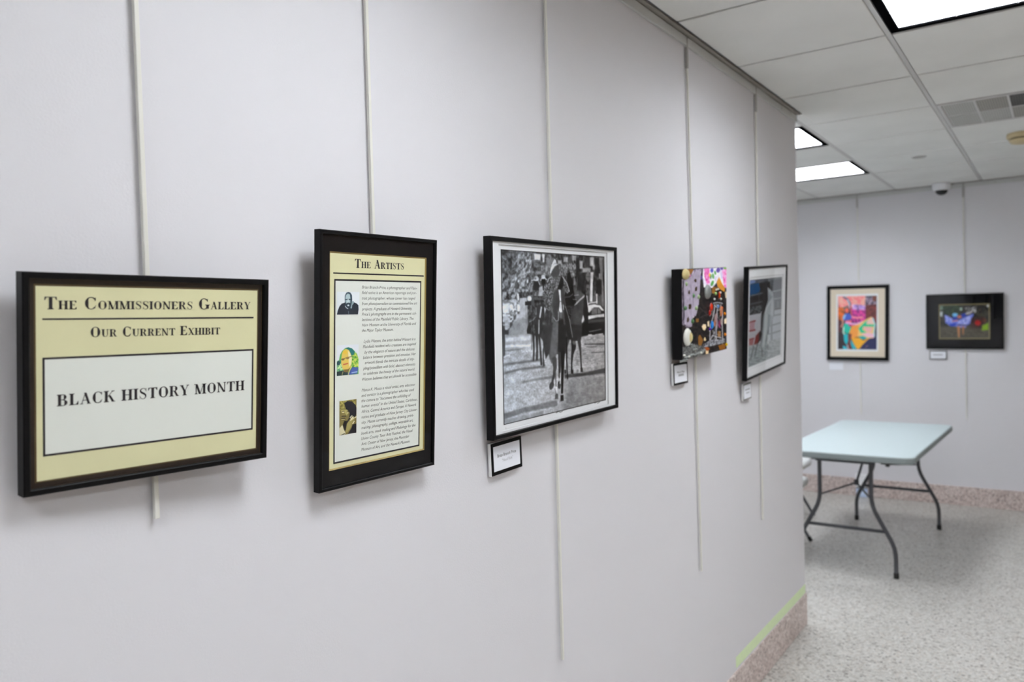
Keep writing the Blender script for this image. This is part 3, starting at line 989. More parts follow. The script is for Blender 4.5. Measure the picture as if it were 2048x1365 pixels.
BIO = [(ca, [('Brian Branch-Price, a photographer and Plain-', 630, 668, 1168, 684), ('field native is an American reportage and por-', 630, 722, 1160, 730),
             ('trait photographer, whose career has ranged', 630, 776, 1150, 782), ('from photojournalism to commissioned fine art', 630, 829, 1168, 830),
             ('projects. A graduate of Howard University,', 630, 882, 1118, 881), ("Price's photographs are in the permanent col-", 630, 934, 1160, 929),
             ('lections of the Plainfield Public Library, The', 630, 987, 1132, 979), ('Harn Museum at the University of Florida and', 630, 1040, 1158, 1029),
             ('the Major Taylor Museum.', 630, 1093, 935, 1085), ('Lydia Watson, the artist behind Watsart is a', 648, 1199, 1150, 1179),
             ('Plainfield resident who creations are inspired', 640, 1252, 1158, 1228)]),
       (cb, [('by the elegance of nature and the delicate', 612, 36, 1066, 10), ('balance between precision and emotion. Her', 598, 85, 1078, 54),
             ('artwork blends the intricate details of stip-', 615, 133, 1065, 100), ('pling/pointillism with bold, abstract elements', 600, 184, 1073, 148),
             ('to celebrate the beauty of the natural world.', 602, 233, 1068, 194), ('Watson believes that art should be accessible', 590, 284, 1083, 240),
             ('Mansa K. Mussa a visual artist, arts educator', 587, 383, 1073, 334), ('and curator is a photographer who has used', 585, 432, 1063, 381),
             ('the camera to "document the unfolding of', 585, 480, 1033, 430), ('human events" in the United States, Caribbean,', 585, 530, 1092, 470),
             ('Africa, Central America and Europe. A Newark', 585, 579, 1083, 517), ('native and graduate of New Jersey City Univer-', 585, 629, 1092, 563),
             ('sity, Mussa currently teaches drawing, print-', 585, 678, 1058, 614), ('making, photography, collage, wearable art,', 585, 726, 1053, 660),
             ('book arts, mask making and iPadology for the', 583, 777, 1075, 704), ('Union County Teen Arts Festival, the Visual', 583, 826, 1050, 754),
             ('Arts Center of New Jersey, the Montclair', 583, 875, 1018, 806), ('Museum of Art, and the Newark Museum', 583, 925, 1022, 852)])]
parts = []
for cc, rows in BIO:
    for text, x0, y0, x1, y1 in rows:
        parts.append(sans_line(text, tr, cc((x0, y0))[0], cc((x1, y1))[0], 0.0078, 0.28, hz, 0.0075))
V, F = merge(parts)
link('lettering', mesh('lettering', V, F), M_GREYINK, pr)

def small_portrait(quad, nx, ny, ground, paint):
    P = tr.uv(*quad)
    u0, u1, v0, v1 = P[:, 0].min(), P[:, 0].max(), P[:, 1].min(), P[:, 1].max()
    im = Print(quad, u0, u1, v0, v1, nx, ny, ground)
    paint(im)
    im.build('portrait_print', pr, 0.0074, hz)
q1 = crop(670, 560, 15.17)
def paint1(im):
    P = lambda *p: q1(*p)
    im.poly(P((140, 1045), (165, 930), (215, 800), (280, 720), (390, 680), (640, 670), (740, 715), (790, 770), (795, 900), (775, 1045)), (34, 42, 54), 0.8)
    im.poly(P((600, 640), (640, 640), (660, 690), (600, 770), (590, 860), (545, 860), (560, 760)), (140, 160, 168), 0.6)
    im.poly(P((375, 560), (380, 470), (420, 390), (480, 362), (545, 385), (590, 460), (600, 600), (575, 740), (520, 850), (470, 862), (410, 800), (380, 690)), (52, 74, 86), 0.8)
    im.poly(P((395, 540), (410, 460), (470, 410), (530, 440), (545, 560), (540, 700), (490, 740), (420, 720), (395, 640)), (168, 188, 192), 1.2)
    im.line(P((395, 600), (450, 590)), 2.2, (52, 70, 82))
    im.line(P((505, 590), (565, 585)), 2.4, (48, 66, 78))
    im.line(P((475, 590), (470, 690)), 1.6, (205, 218, 220))
    im.line(P((420, 770), (450, 715), (490, 705), (530, 720), (545, 790), (500, 830), (440, 810)), 2.6, (38, 54, 66))
    im.ell(*P((482, 770))[0], 2.0, 1.6, (215, 222, 225))
    im.line(P((390, 790), (420, 840), (470, 870)), 1.4, (190, 200, 204))
    im.line(P((485, 950), (490, 1045)), 1.0, (110, 126, 136))
small_portrait(q1((140, 358), (820, 362), (815, 1045), (140, 1047)), 70, 76, (216, 222, 234), paint1)
q2 = crop(670, 680, 15.17)
def paint2(im):
    P = lambda *p: q2(*p)
    im.poly(P((140, 640), (205, 620), (240, 450), (300, 340), (400, 255), (490, 238), (600, 275), (690, 370), (740, 520), (745, 590), (800, 595), (800, 1100), (140, 1100)), (92, 168, 92), 0.8)
    im.tex(P((600, 400), (740, 420), (800, 600), (800, 850), (600, 830)), (70, 150, 50), (196, 206, 96), 4, 4, 3)
    im.tex(P((140, 640), (290, 600), (330, 900), (140, 960)), (60, 130, 100), (190, 222, 160), 5, 5, 5)
    im.poly(P((400, 262), (490, 242), (600, 280), (680, 380), (650, 480), (560, 480), (540, 370), (470, 300)), (36, 110, 108), 0.8)
    im.ell(*P((190, 700))[0], 3.6, 4.5, (34, 74, 84))
    im.poly(P((140, 960), (340, 920), (500, 1000), (620, 830), (790, 850), (760, 1030), (480, 1060), (140, 1085)), (72, 92, 160), 0.8)
    im.poly(P((140, 960), (345, 925), (470, 980), (480, 1060), (140, 1085)), (30, 50, 54), 0.8)
    im.poly(P((275, 600), (295, 420), (340, 320), (420, 285), (510, 320), (560, 430), (600, 540), (595, 720), (560, 850), (470, 970), (370, 960), (310, 850), (275, 720)), (214, 186, 92), 0.8)
    im.poly(P((480, 340), (555, 430), (595, 560), (580, 740), (520, 820), (500, 600)), (232, 218, 178), 1.5)
    im.ell(*P((390, 380))[0], 4.2, 3.4, (222, 184, 60), 3)
    im.line(P((285, 600), (370, 570), (440, 545), (590, 520)), 1.2, (96, 84, 50))
    im.ell(*P((325, 595))[0], 3.2, 2.0, (120, 94, 56), 1.2)
    im.ell(*P((470, 560))[0], 3.4, 2.0, (140, 112, 66), 1.2)
    im.line(P((350, 745), (410, 735), (470, 720)), 2.4, (190, 92, 70))
    im.poly(P((350, 900), (480, 890), (560, 840), (480, 985), (380, 975)), (120, 96, 52), 1.2)
    im.line(P((300, 1060), (330, 960)), 1.0, (200, 190, 120))
    im.line(P((490, 1050), (540, 900), (590, 820)), 1.6, (214, 200, 130))
    im.line(P((600, 1000), (750, 975)), 2.0, (150, 176, 210))
small_portrait(q2((140, 165), (800, 165), (795, 1040), (140, 1085)), 70, 90, (216, 220, 234), paint2)
q3 = crop(670, 785, 13.65)
def paint3(im):
    P = lambda *p: q3(*p)
    im.tex(P((195, 240), (662, 190), (662, 500), (205, 560)), (110, 100, 44), (176, 166, 96), 3, 3, 11)
    im.poly(P((330, 300), (420, 240), (540, 260), (640, 350), (662, 460), (650, 620), (560, 760), (400, 900), (380, 480)), (26, 28, 36), 0.8)
    im.poly(P((200, 500), (290, 465), (420, 480), (480, 560), (460, 700), (400, 800), (330, 860), (250, 850), (205, 900)), (120, 110, 62), 0.8)
    im.poly(P((240, 480), (400, 475), (440, 560), (400, 640), (340, 560), (260, 570)), (170, 160, 100), 1.4)
    im.poly(P((255, 620), (345, 560), (385, 650), (330, 690), (255, 670)), (132, 120, 70), 1.0)
    im.line(P((270, 655), (370, 650)), 2.0, (36, 34, 28))
    im.ell(*P((300, 545))[0], 1.8, 1.3, (214, 206, 168))
    im.ell(*P((425, 560))[0], 1.7, 1.2, (206, 196, 150))
    im.line(P((280, 525), (330, 515)), 1.0, (40, 36, 28))
    im.line(P((400, 540), (460, 530)), 1.0, (40, 36, 28))
    im.poly(P((250, 710), (340, 690), (365, 720), (330, 770), (255, 760)), (60, 54, 36), 0.8)
    im.line(P((262, 745), (335, 740)), 1.6, (190, 176, 122))
    im.poly(P((330, 780), (400, 780), (400, 1000), (340, 1060), (290, 900)), (32, 32, 34), 0.8)
    im.poly(P((360, 1110), (400, 860), (480, 740), (560, 650), (640, 700), (560, 800), (510, 960), (430, 1080)), (150, 140, 84), 1.0)
    for a, b in (((490, 690), (540, 640)), ((510, 730), (570, 670)), ((500, 770), (590, 700)), ((560, 860), (600, 790)), ((620, 690), (660, 670))):
        im.line(P(a, b), 1.6, (226, 222, 190))
    im.poly(P((560, 880), (662, 850), (662, 1110), (420, 1150), (520, 990)), (28, 30, 38), 0.8)
    im.poly(P((195, 990), (280, 890), (310, 1000), (370, 1120), (340, 1160), (195, 1190)), (204, 198, 164), 0.8)
    im.line(P((245, 1180), (340, 1130)), 1.4, (40, 40, 40))
small_portrait(q3((204, 250), (662, 190), (660, 1105), (196, 1188)), 56, 100, (120, 108, 60), paint3)

# ------------------------------------------------------------------ black and white photograph of riders
PW, PH = 0.6042, 0.4559
ph = thing('framed_photograph', 'black and white photograph of street horse riders in a thin black frame', 'photograph', pose('L', 1.7104, 1.5471, 0.045, -0.04, 1.63, 0.94, PH))
moulding(ph, PW, PH, 0.020, 0.0100)
pane('glass', PW - 0.020, PH - 0.020, 0.0035, 0.010, ph)
box('backing', -PW / 2 + 0.008, PW / 2 - 0.008, 0.0095, 0.018, 0.008, PH - 0.008, M_BOARD, ph)
mb = mat_board(ph, PW - 0.018, PH - 0.018, (-0.2640, 0.2530, -0.2125, 0.2115), 0.0056, M_WHITEMAT, M_MATBEVEL, 0.0012)
mb.location.z = 0.009
hz = PH / 2
pp = box('paper', -0.268, 0.257, 0.0086, 0.0092, hz - 0.216, hz + 0.215, M_WHITEMAT, ph)
quad = [(1006.9, 499.5), (1214.3, 512.5), (1216.5, 800.4), (1013.3, 852.4)]
im = Print(quad, -0.2525, 0.2412, -0.1998, 0.2004, 300, 330, 78)
A, B, Cc, Dd = crop(995, 495, 7.383), crop(1100, 495, 7.375), crop(1000, 650, 6.5), crop(1100, 650, 7.183)
im.tex(A((60, 0), (600, 20), (560, 420), (560, 720), (380, 760), (60, 800)), 22, 165, 4.4, 6.0, 21, 3, gain=1.5)                                     # foliage
im.tex(A((90, 40), (420, 60), (300, 420), (100, 420)), 20, 130, 4.0, 5.2, 24, 6, 0.7, 1.5)
im.tex(A((330, 80), (590, 80), (560, 560), (250, 700), (180, 640)), 44, 226, 3.0, 6.0, 27, 10, 0.65, 1.7, 0.3)
im.tex(A((560, 60), (1000, 80), (1000, 460), (540, 470)), 30, 120, 5, 7, 31, 3, gain=1.4)
im.poly(A((580, 95), (680, 100), (672, 190), (590, 185)), 232, 2)
im.poly(A((700, 100), (738, 100), (735, 215), (710, 225)), 226, 2)
im.tex(A((585, 195), (680, 200), (670, 290), (595, 290)), 60, 120, 8, 2, 33, 1.5)
im.tex(A((680, 270), (830, 280), (820, 420), (690, 420)), 80, 165, 3, 5, 35, 3)
im.tex(B((150, 90), (860, 130), (860, 720), (560, 700), (380, 600), (170, 420)), 8, 90, 2.6, 9, 37, 3, gain=1.6)                                     # street behind the riders
for x0, y0, x1, y1, c in ((240, 140, 305, 215, 190), (365, 115, 432, 190, 165), (380, 260, 420, 320, 170), (480, 195, 522, 312, 185), (310, 130, 365, 300, 72), (425, 150, 470, 400, 28),
                          (628, 140, 690, 275, 200), (560, 150, 620, 290, 48), (520, 300, 640, 365, 170), (670, 260, 730, 320, 190), (700, 150, 760, 420, 18), (385, 455, 415, 560, 128),
                          (155, 190, 215, 250, 190), (175, 270, 240, 340, 150), (440, 380, 560, 640, 34), (760, 380, 785, 460, 180)):
    im.poly(B((x0, y0), (x1, y0), (x1, y1), (x0, y1)), c, 3, 0.85)
im.tex(B((170, 240), (420, 240), (420, 420), (170, 420)), 60, 190, 1.6, 4, 39, 4, 0.7)
im.poly(B((636, 365), (682, 360), (668, 560), (664, 800), (628, 800), (632, 560)), 196, 1.5)
im.poly(B((600, 330), (642, 435), (600, 515), (563, 430)), 104, 1.0)
im.line(B((578, 430), (622, 430)), 1.6, 60)
im.poly(B((575, 545), (622, 545), (622, 600), (575, 600)), 96, 1.2)
im.poly(B((765, 140), (800, 140), (842, 860), (808, 860)), 112, 1.2)
im.poly(B((842, 130), (870, 130), (870, 900), (848, 900)), 22, 1.5)
im.poly(B((720, 480), (800, 480), (800, 690), (720, 680)), 14, 3)
im.poly(B((718, 680), (738, 680), (738, 830), (722, 830)), 190, 1)
# road
im.poly(A((90, 960), (330, 1000), (380, 760), (470, 755), (520, 1000), (600, 1320)) + B((560, 1290), (870, 1260)) + Dd((850, 1100)) + Cc((60, 1340)), 172, 2)
im.poly(A((375, 760), (470, 755), (440, 940), (385, 950)), 170, 2)
im.tex(Cc((70, 330), (800, 320), (800, 1160), (70, 1330)), 148, 216, 2.2, 1.5, 41, 2, 0.85, 0.9)
im.poly(A((330, 1060), (520, 1050), (540, 1290), (160, 1330), (240, 1180)), 138, 4)
im.tex(Dd((250, 180), (860, 160), (850, 1090), (250, 1230)), 112, 186, 4, 1.4, 43, 5, 0.8, 0.9)
im.poly(Dd((250, 760), (860, 720), (850, 1110), (250, 1240)), 112, 30, 0.55)
im.poly(Cc((105, 185), (430, 150), (430, 205), (105, 235)), 206, 2, 0.9)
im.poly(Cc((105, 270), (440, 262), (430, 290), (105, 308)), 232, 1.5, 0.9)
for pts, c, a in ((((105, 345), (330, 316), (335, 326), (110, 356)), 84, 0.9), (((85, 515), (300, 485), (560, 450), (560, 480), (300, 515), (85, 550)), 84, 0.8),
                  (((90, 625), (300, 575), (620, 530), (620, 565), (300, 600), (90, 660)), 84, 0.8), (((330, 745), (520, 700), (760, 660), (760, 700), (520, 730), (330, 770)), 112, 0.8),
                  (((85, 1165), (350, 1085), (780, 980), (780, 1060), (350, 1150), (85, 1245)), 88, 0.75), (((85, 1255), (300, 1200), (600, 1130), (600, 1190), (85, 1300)), 120, 0.6)):
    im.poly(Cc(*pts), c, 3, a)
for pts, c in ((((250, 720), (520, 690), (835, 615), (835, 690), (520, 735), (250, 775)), 48), (((530, 275), (835, 262), (835, 285), (540, 290)), 50), (((560, 312), (720, 305), (700, 320), (565, 322)), 70),
               (((640, 395), (835, 380), (835, 394), (645, 404)), 52)):
    im.poly(Dd(*pts), c, 2.5, 0.85)
rs = random.Random(4)
for k in range(90):
    x, y = rs.uniform(90, 760), rs.uniform(600, 1150)
    im.ell(*Cc((x, y))[0], rs.uniform(0.4, 1.1), rs.uniform(0.3, 0.6), 90, 0.8, 0.7)
# parked cars, left
im.tex(A((100, 800), (250, 770), (340, 775), (380, 900), (330, 1010), (260, 1160), (210, 1260), (110, 1290)), 70, 235, 4, 4, 47, 2, 1, 1.1)
for pts, c in ((((120, 850), (210, 840), (220, 985), (120, 985)), 224), (((215, 860), (270, 850), (270, 930), (225, 960)), 236), (((280, 790), (325, 785), (320, 870), (285, 850)), 190),
               (((330, 840), (372, 860), (366, 970), (335, 960)), 226), (((120, 1010), (200, 1000), (205, 1090), (120, 1095)), 212), (((150, 1100), (205, 1090), (205, 1230), (150, 1210)), 190),
               (((120, 800), (240, 800), (230, 835), (120, 840)), 110), (((150, 1240), (215, 1220), (205, 1300), (150, 1300)), 34), (((225, 1130), (270, 1090), (262, 1160), (225, 1215)), 40),
               (((280, 1020), (325, 1000), (310, 1070), (275, 1090)), 44), (((335, 960), (372, 955), (366, 990), (335, 995)), 40), (((100, 1160), (150, 1180), (150, 1365), (112, 1365)), 60)):
    im.poly(A(*pts), c, 2, 0.85)
im.poly(A((332, 690), (355, 690), (362, 790), (338, 790)), 224, 1.5)
im.poly(Cc((75, 30), (100, 60), (104, 400), (84, 430)), 52, 2)
im.line(Cc((92, 435), (120, 415), (158, 408)), 2, 240)
# car, right
im.poly(B((600, 860), (700, 840), (790, 850), (850, 930), (855, 1290), (590, 1290)), 20, 1.5)
im.poly(B((605, 855), (690, 838), (780, 855), (845, 935), (800, 930), (760, 885), (690, 885), (620, 960), (600, 950)), 212, 1.5)
im.poly(B((655, 900), (740, 885), (790, 925), (790, 975), (650, 990)), 104, 1.5)
im.line(B((735, 890), (740, 975)), 1.4, 40)
im.poly(B((600, 1010), (660, 1000), (850, 975), (850, 1025), (740, 1030), (600, 1065)), 196, 1.5)
im.poly(B((600, 1070), (850, 1050), (850, 1090), (600, 1120)), 62, 2)
im.poly(B((610, 1240), (790, 1200), (800, 1215), (620, 1255)), 104, 1.5)
im.poly(B((585, 1285), (655, 1280), (655, 1308), (585, 1308)), 190, 1.2)
im.poly(B((705, 1280), (820, 1265), (820, 1290), (705, 1300)), 178, 1.2)
im.line(B((605, 830), (640, 815), (700, 810), (735, 800)), 2.0, 190)
im.poly(B((500, 1020), (525, 980), (555, 1060), (510, 1120)), 190, 1.5)
# right horse with rider
im.poly(B((300, 380), (335, 360), (370, 400), (375, 540), (400, 700), (430, 860), (380, 960), (330, 1060), (270, 960), (250, 740), (290, 560)), 12, 1.5)
im.poly(B((342, 380), (368, 385), (372, 440), (358, 455)), 110, 1.2)
im.tex(B((290, 860), (390, 860), (360, 1020), (310, 1040)), 10, 70, 1.5, 1.5, 51, 1)
im.line(B((255, 740), (330, 730), (378, 690)), 2.2, 78)
im.line(B((395, 712), (460, 700)), 1.4, 150)
im.line(B((380, 770), (430, 768)), 1.2, 160)
im.poly(B((335, 1060), (385, 900), (400, 850), (470, 770), (545, 705), (565, 730), (560, 830), (535, 980), (505, 1080), (500, 1365), (350, 1365)), 62, 1.5)
im.poly(B((400, 850), (470, 770), (545, 705), (555, 725), (480, 790), (430, 840), (400, 862)), 186, 1.2)
im.poly(B((545, 720), (590, 740), (600, 940), (605, 1060), (600, 1200), (560, 1260), (545, 1060), (525, 980)), 26, 1.5)
im.line(B((560, 690), (566, 740)), 2, 20)
im.line(B((583, 715), (592, 800), (606, 900)), 1.6, 196)
im.poly(B((510, 1120), (600, 1080), (600, 1300), (505, 1320)), 14, 2)
im.poly(Dd((300, 0), (495, 0), (495, 170), (435, 230), (360, 240), (310, 200)), 40, 1.2)
im.line(Dd((370, 200), (380, 320), (358, 430), (350, 560), (350, 660)), [9, 9, 4.5, 3, 3], 40, 0.8)
im.ell(*Dd((385, 260))[0], 3.6, 4, 120, 2, 0.6)
im.line(Dd((452, 200), (475, 380), (482, 520), (490, 640)), [7, 4, 2.6, 3], 52, 0.8)
im.poly(Dd((338, 650), (372, 650), (374, 705), (338, 708)), 34, 0.8)
im.poly(Dd((473, 620), (505, 620), (512, 680), (478, 682)), 34, 0.8)
# riders behind, left of centre
im.ell(*A((615, 470))[0], 5.0, 5.5, 198, 1.5)
im.line(A((545, 492), (590, 485), (640, 505), (665, 555)), 1.8, 214)
im.ell(*A((600, 465))[0], 2.2, 2.4, 110, 1.2)
im.poly(A((580, 505), (640, 500), (662, 560), (655, 660), (650, 760), (580, 740), (570, 620)), 36, 1.5)
im.tex(A((575, 640), (650, 640), (660, 880), (600, 860)), 40, 120, 2.4, 3, 53, 1.5)
im.ell(*A((718, 440))[0], 4.0, 4.5, 186, 1.2)
im.line(A((680, 490), (700, 455), (740, 455), (765, 480)), 1.8, 210)
im.poly(A((690, 475), (745, 470), (750, 540), (720, 570), (690, 540)), 22, 1.2)
im.poly(A((655, 600), (700, 575), (750, 580), (775, 640), (770, 720), (650, 725)), 176, 1.2)
im.poly(A((705, 560), (732, 560), (728, 640), (712, 640)), 38, 1.2)
im.tex(A((570, 730), (770, 730), (800, 870), (700, 1000), (600, 900)), 20, 90, 3, 3, 55, 2)
im.poly(A((480, 880), (520, 860), (600, 900), (690, 840), (760, 850), (770, 1300), (700, 1365), (650, 1300), (560, 1320), (500, 1180)), 44, 2)
im.tex(A((490, 880), (560, 860), (610, 950), (600, 1300), (520, 1290), (495, 1150)), 22, 96, 2, 6, 57, 1.5, 0.9)
for a, b, w, c in (((690, 890), (668, 1040), 3, 190), ((745, 900), (752, 1030), 3.5, 196), ((785, 940), (778, 1070), 3, 188), ((748, 1060), (755, 1180), 3.2, 190), ((655, 1080), (652, 1280), 2, 170), ((610, 900), (612, 1000), 1.6, 140)):
    im.line(A(a, b), w, c, 1.2)
im.ell(*A((513, 765))[0], 4.4, 5.4, 214, 1.2)
im.poly(A((450, 810), (540, 795), (540, 860), (450, 865)), 26, 1.2)
im.poly(A((445, 870), (485, 870), (485, 1060), (450, 1060)), 150, 1.5)
im.poly(A((490, 1180), (525, 1180), (532, 1280), (490, 1285), (475, 1240)), 22, 1)
im.line(A((510, 1110), (560, 1085), (610, 1030)), 1.0, 180)
im.line(A((540, 1130), (545, 1300)) + Cc((450, 330)), 0.9, 70)
for pts, w in ((((470, 130), (478, 330), (472, 470)), [5, 3, 3.2]), (((515, 130), (520, 330), (516, 460)), [5.5, 3.4, 4]), (((545, 150), (560, 300), (575, 520)), [4, 3, 4]), (((600, 300), (600, 440), (606, 530)), [2.4, 2, 3.6])):
    im.line(Cc(*pts), w, 48)
im.poly(Cc((580, 180), (606, 150), (606, 280), (585, 340)), 200, 1.5)
im.poly(Cc((400, 20), (440, 10), (438, 120), (392, 122), (388, 90)), 24, 1)
# central horse and rider
im.poly(A((770, 1100), (820, 1000)) + B((60, 1050), (90, 700), (170, 600), (240, 640), (300, 1000), (380, 1365)) + Dd((330, 200), (260, 420), (130, 430), (60, 560), (20, 420)) + Cc((560, 150)), 66, 1.5)
im.tex(B((0, 860), (90, 900), (100, 1365), (-60, 1365), (-70, 1100)), 40, 96, 3, 9, 59, 2)
im.tex(B((0, 470), (50, 440), (170, 440), (240, 440), (300, 530), (328, 650), (290, 690), (240, 600), (150, 600), (90, 700), (40, 960), (-30, 900), (-70, 700)), 30, 150, 1.2, 1.4, 61, 1.2, 1, 1.3)
im.line(B((0, 520), (20, 470), (55, 440)), 1.3, 205)
im.poly(B((200, 440), (230, 440), (240, 560), (200, 630), (150, 620), (170, 560)), 16, 1.5)
im.line(B((225, 430), (290, 530), (326, 650)), 1.4, 186)
im.poly(B((75, 330), (130, 260), (170, 270), (175, 380), (150, 440), (90, 445), (58, 410)), 62, 1.2)
im.poly(B((40, 365), (60, 270), (105, 168), (130, 190), (140, 240), (165, 250), (110, 285), (70, 350), (48, 400)), 216, 1.0)
im.line(B((62, 285), (110, 240), (140, 236)), 1.0, 150)
im.poly(B((90, 680), (160, 620), (220, 640), (240, 760), (230, 960), (200, 1080), (120, 1090), (100, 900)), 58, 1.5)
im.poly(B((165, 625), (198, 625), (206, 790), (222, 960), (190, 970), (172, 930), (185, 800)), 212, 1.0)
im.line(B((180, 802), (206, 800)), 1.2, 60)
im.poly(B((175, 960), (225, 960), (215, 1050), (180, 1050)), 92, 1.5)
im.line(B((95, 1040), (130, 1095), (165, 1080), (165, 950)), 1.1, 170)
im.poly(B((230, 840), (270, 880), (262, 925), (235, 925)), 200, 1.5)
im.poly(B((235, 640), (250, 850), (320, 1060), (380, 1365), (300, 1365), (250, 1000)), 32, 1.5)
im.line(B((270, 880), (330, 1080), (372, 1330)), 1.2, 130)
im.poly(B((95, 1100), (160, 1100), (170, 1365), (90, 1365)), 86, 3)
im.poly(B((165, 1090), (230, 1060), (280, 1365), (165, 1365)), 26, 2)
im.poly(Dd((-60, 0), (90, 0), (80, 250), (20, 430), (-20, 500), (-60, 300)), 52, 2)
im.poly(Dd((80, 0), (165, 0), (160, 300), (130, 430), (120, 560), (60, 560), (30, 470)), 92, 3)
im.poly(Dd((160, 0), (275, 0), (260, 350), (240, 420), (180, 420), (150, 380)), 30, 2)
im.line(Dd((100, 500), (112, 620), (95, 740), (75, 820)), [10, 7, 4.5, 4], 66, 0.8)
im.ell(*Dd((62, 880))[0], 4.4, 8.5, 58, 0.8, rot=14)
im.line(Dd((118, 680), (126, 860), (134, 1000)), [2.2, 2, 3.4], 92, 0.8)
im.line(Dd((128, 900), (138, 985)), 2.4, 226, 0.8)
im.poly(Dd((115, 1005), (155, 1000), (158, 1070), (110, 1075)), 76, 0.8)
im.line(Dd((180, 420), (178, 560), (175, 760)), [7, 5.5, 3], 54, 0.8)
im.ell(*Dd((170, 870))[0], 3.2, 8, 58, 0.8)
im.line(Dd((186, 700), (184, 850)), 1.6, 208, 0.8)
im.line(Dd((225, 400), (218, 700), (212, 980)), [8, 5, 4], 16, 0.8)
im.poly(Dd((190, 1015), (232, 1010), (236, 1095), (188, 1105)), 40, 0.8)
im.line(Dd((278, 180), (278, 500), (290, 780)), [3, 2.4, 2], 14, 0.8)
im.line(Dd((262, 420), (258, 640)), 1.6, 190, 0.8)
im.poly(Dd((245, 650), (270, 650), (270, 705), (246, 708)), 44, 0.8)
im.blur(1)
im.grain(0.16, 5.0, 63)
im.grain(0.10, 1.7, 67)
im.blur(1)
# the print's own thin dark border
q = np.array(quad)
im.line(np.vstack([q, q[:1]]), 3.4, 34, 0.8)
im.tint((0.96, 1.0, 1.05), (1.0, 0.985, 0.985))
im.build('print', ph, 0.0084, hz, 1.36)
sq = [((1112, 826.5), (1116, 825), (1118, 827), (1122, 824), (1126, 825.5), (1131, 823)), ((1194, 807), (1198, 804.5), (1200, 807), (1205, 803.5)), ((1017.5, 857), (1018.5, 861))]
trp = Trace(quad, -0.2525, 0.2412, -0.1998, 0.2004)
for s_ in sq:
    P = trp.uv(*s_)
    V, F = [], []
    for (a, b) in P:
        V += [(a, 0.0083, b + hz + 0.0008), (a, 0.0083, b + hz - 0.0008)]
    for k in range(len(P) - 1):
        F.append((2 * k, 2 * k + 1, 2 * k + 3, 2 * k + 2))
    link('signature', mesh('signature', V, F), M_GREYINK, pp)

def card_lines(items):
    def build(w, h):
        out = []
        tr_ = Trace([(0, 0), (1, 0), (1, 1), (0, 1)], -w / 2, w / 2, 0, h)
        for text, x0, x1, y_, size, mt in items:
            if text:
                V, F = sans_line(text, tr_, (x0, y_), (x1, y_), size, 0.0, 0.0, -0.0005)
            else:
                V, F = flat(tr_, [(x0, y_ - size), (x1, y_ - size), (x1, y_), (x0, y_)], -0.0005, 0.0)
            out.append((V, F, mt))
        return out
    return build
caption('black edged caption card reading Hood Ride', 'L', 1.4971, 1.2664, 0.012, 0.34, 0.0, 1.4, 0.1239, 0.0743, 0.0085,
        card_lines([('Brian Branch Price', 0.19, 0.80, 0.47, 0.0105, M_INK), ('"Hood Ride"', 0.33, 0.69, 0.64, 0.0100, M_PALEINK)]))
caption('black edged caption card under the jewelled collage', 'L', 2.5338, 1.3848, 0.012, 0.1, -0.47, 0.4, 0.1226, 0.0739, 0.0075,
        card_lines([('Mansa K. Mussa', 0.24, 0.76, 0.47, 0.0105, M_INK), ('', 0.32, 0.70, 0.62, 0.10, M_PALEINK)]))
caption('narrow caption card under the white horse photograph', 'L', 3.2180, 1.2620, 0.014, 1.1, 0.96, 1.45, 0.1058, 0.0668, 0.0045,
        card_lines([('', 0.18, 0.80, 0.42, 0.09, M_PALEINK), ('', 0.30, 0.74, 0.62, 0.07, M_PALEINK)]), mount=M_GREYINK)
caption('plain white caption card on the far wall under the dance painting', 'B', -0.5169, 1.1095, 0.008, 0.0, 0.0, 0.0, 0.112, 0.0661, 0.0, None)
caption('dark edged caption card on the far wall under the blue dress photograph', 'B', 0.2633, 1.2038, 0.010, 0.0, 0.0, 0.0, 0.1256, 0.0737, 0.007,
        card_lines([('', 0.22, 0.76, 0.52, 0.12, M_PALEINK)]), mount=M_STEEL)

# ------------------------------------------------------------------ mixed media collage on a deep black canvas
KW, KH, KD = 0.3790, 0.3027, 0.038
kc = thing('collage_canvas', 'mixed media collage with jewels and lavender cloth on deep black canvas', 'artwork', pose('L', 2.6515, 1.5937, 0.060, -2.40, 2.42, 3.14, KH))
box('canvas', -KW / 2, KW / 2, 0.0012, KD, 0.0, KH, M_BLACK, kc, 0.0015, 1)
quad = [(1363.1, 539), (1452.8, 534.5), (1453.4, 698.9), (1364.9, 721.8)]
hz = KH / 2
K = crop(1330, 520, 6.207)
im = Print(quad, -KW / 2 + 0.001, KW / 2 - 0.001, -KH / 2 + 0.001, KH / 2 - 0.001, 170, 210, (20, 19, 22))
im.tex(K((200, 80), (770, 80), (770, 1250), (200, 1250)), (10, 10, 14), (44, 38, 36), 3, 4, 71)
im.poly(K((215, 110), (350, 110), (345, 180), (300, 220), (250, 230)), (140, 92, 36), 1.2)
im.tex(K((205, 240), (300, 200), (360, 115), (470, 100), (440, 200), (430, 400), (412, 570), (380, 700), (340, 720), (335, 830), (270, 850), (205, 800)), (84, 74, 88), (182, 172, 190), 2.2, 7, 73, 1.2, 1, 1.3, 0.15)
im.tex(K((470, 100), (770, 90), (770, 350), (680, 330), (600, 350), (480, 340), (465, 220)), (196, 190, 214), (240, 236, 246), 3, 5, 75, 1)
im.tex(K((484, 105), (548, 100), (555, 290), (520, 310), (486, 200)), (200, 70, 150), (240, 160, 206), 2.4, 4, 77, 1)
im.tex(K((708, 130), (766, 95), (766, 350), (730, 330)), (206, 80, 156), (240, 170, 210), 2.4, 4, 79, 1)
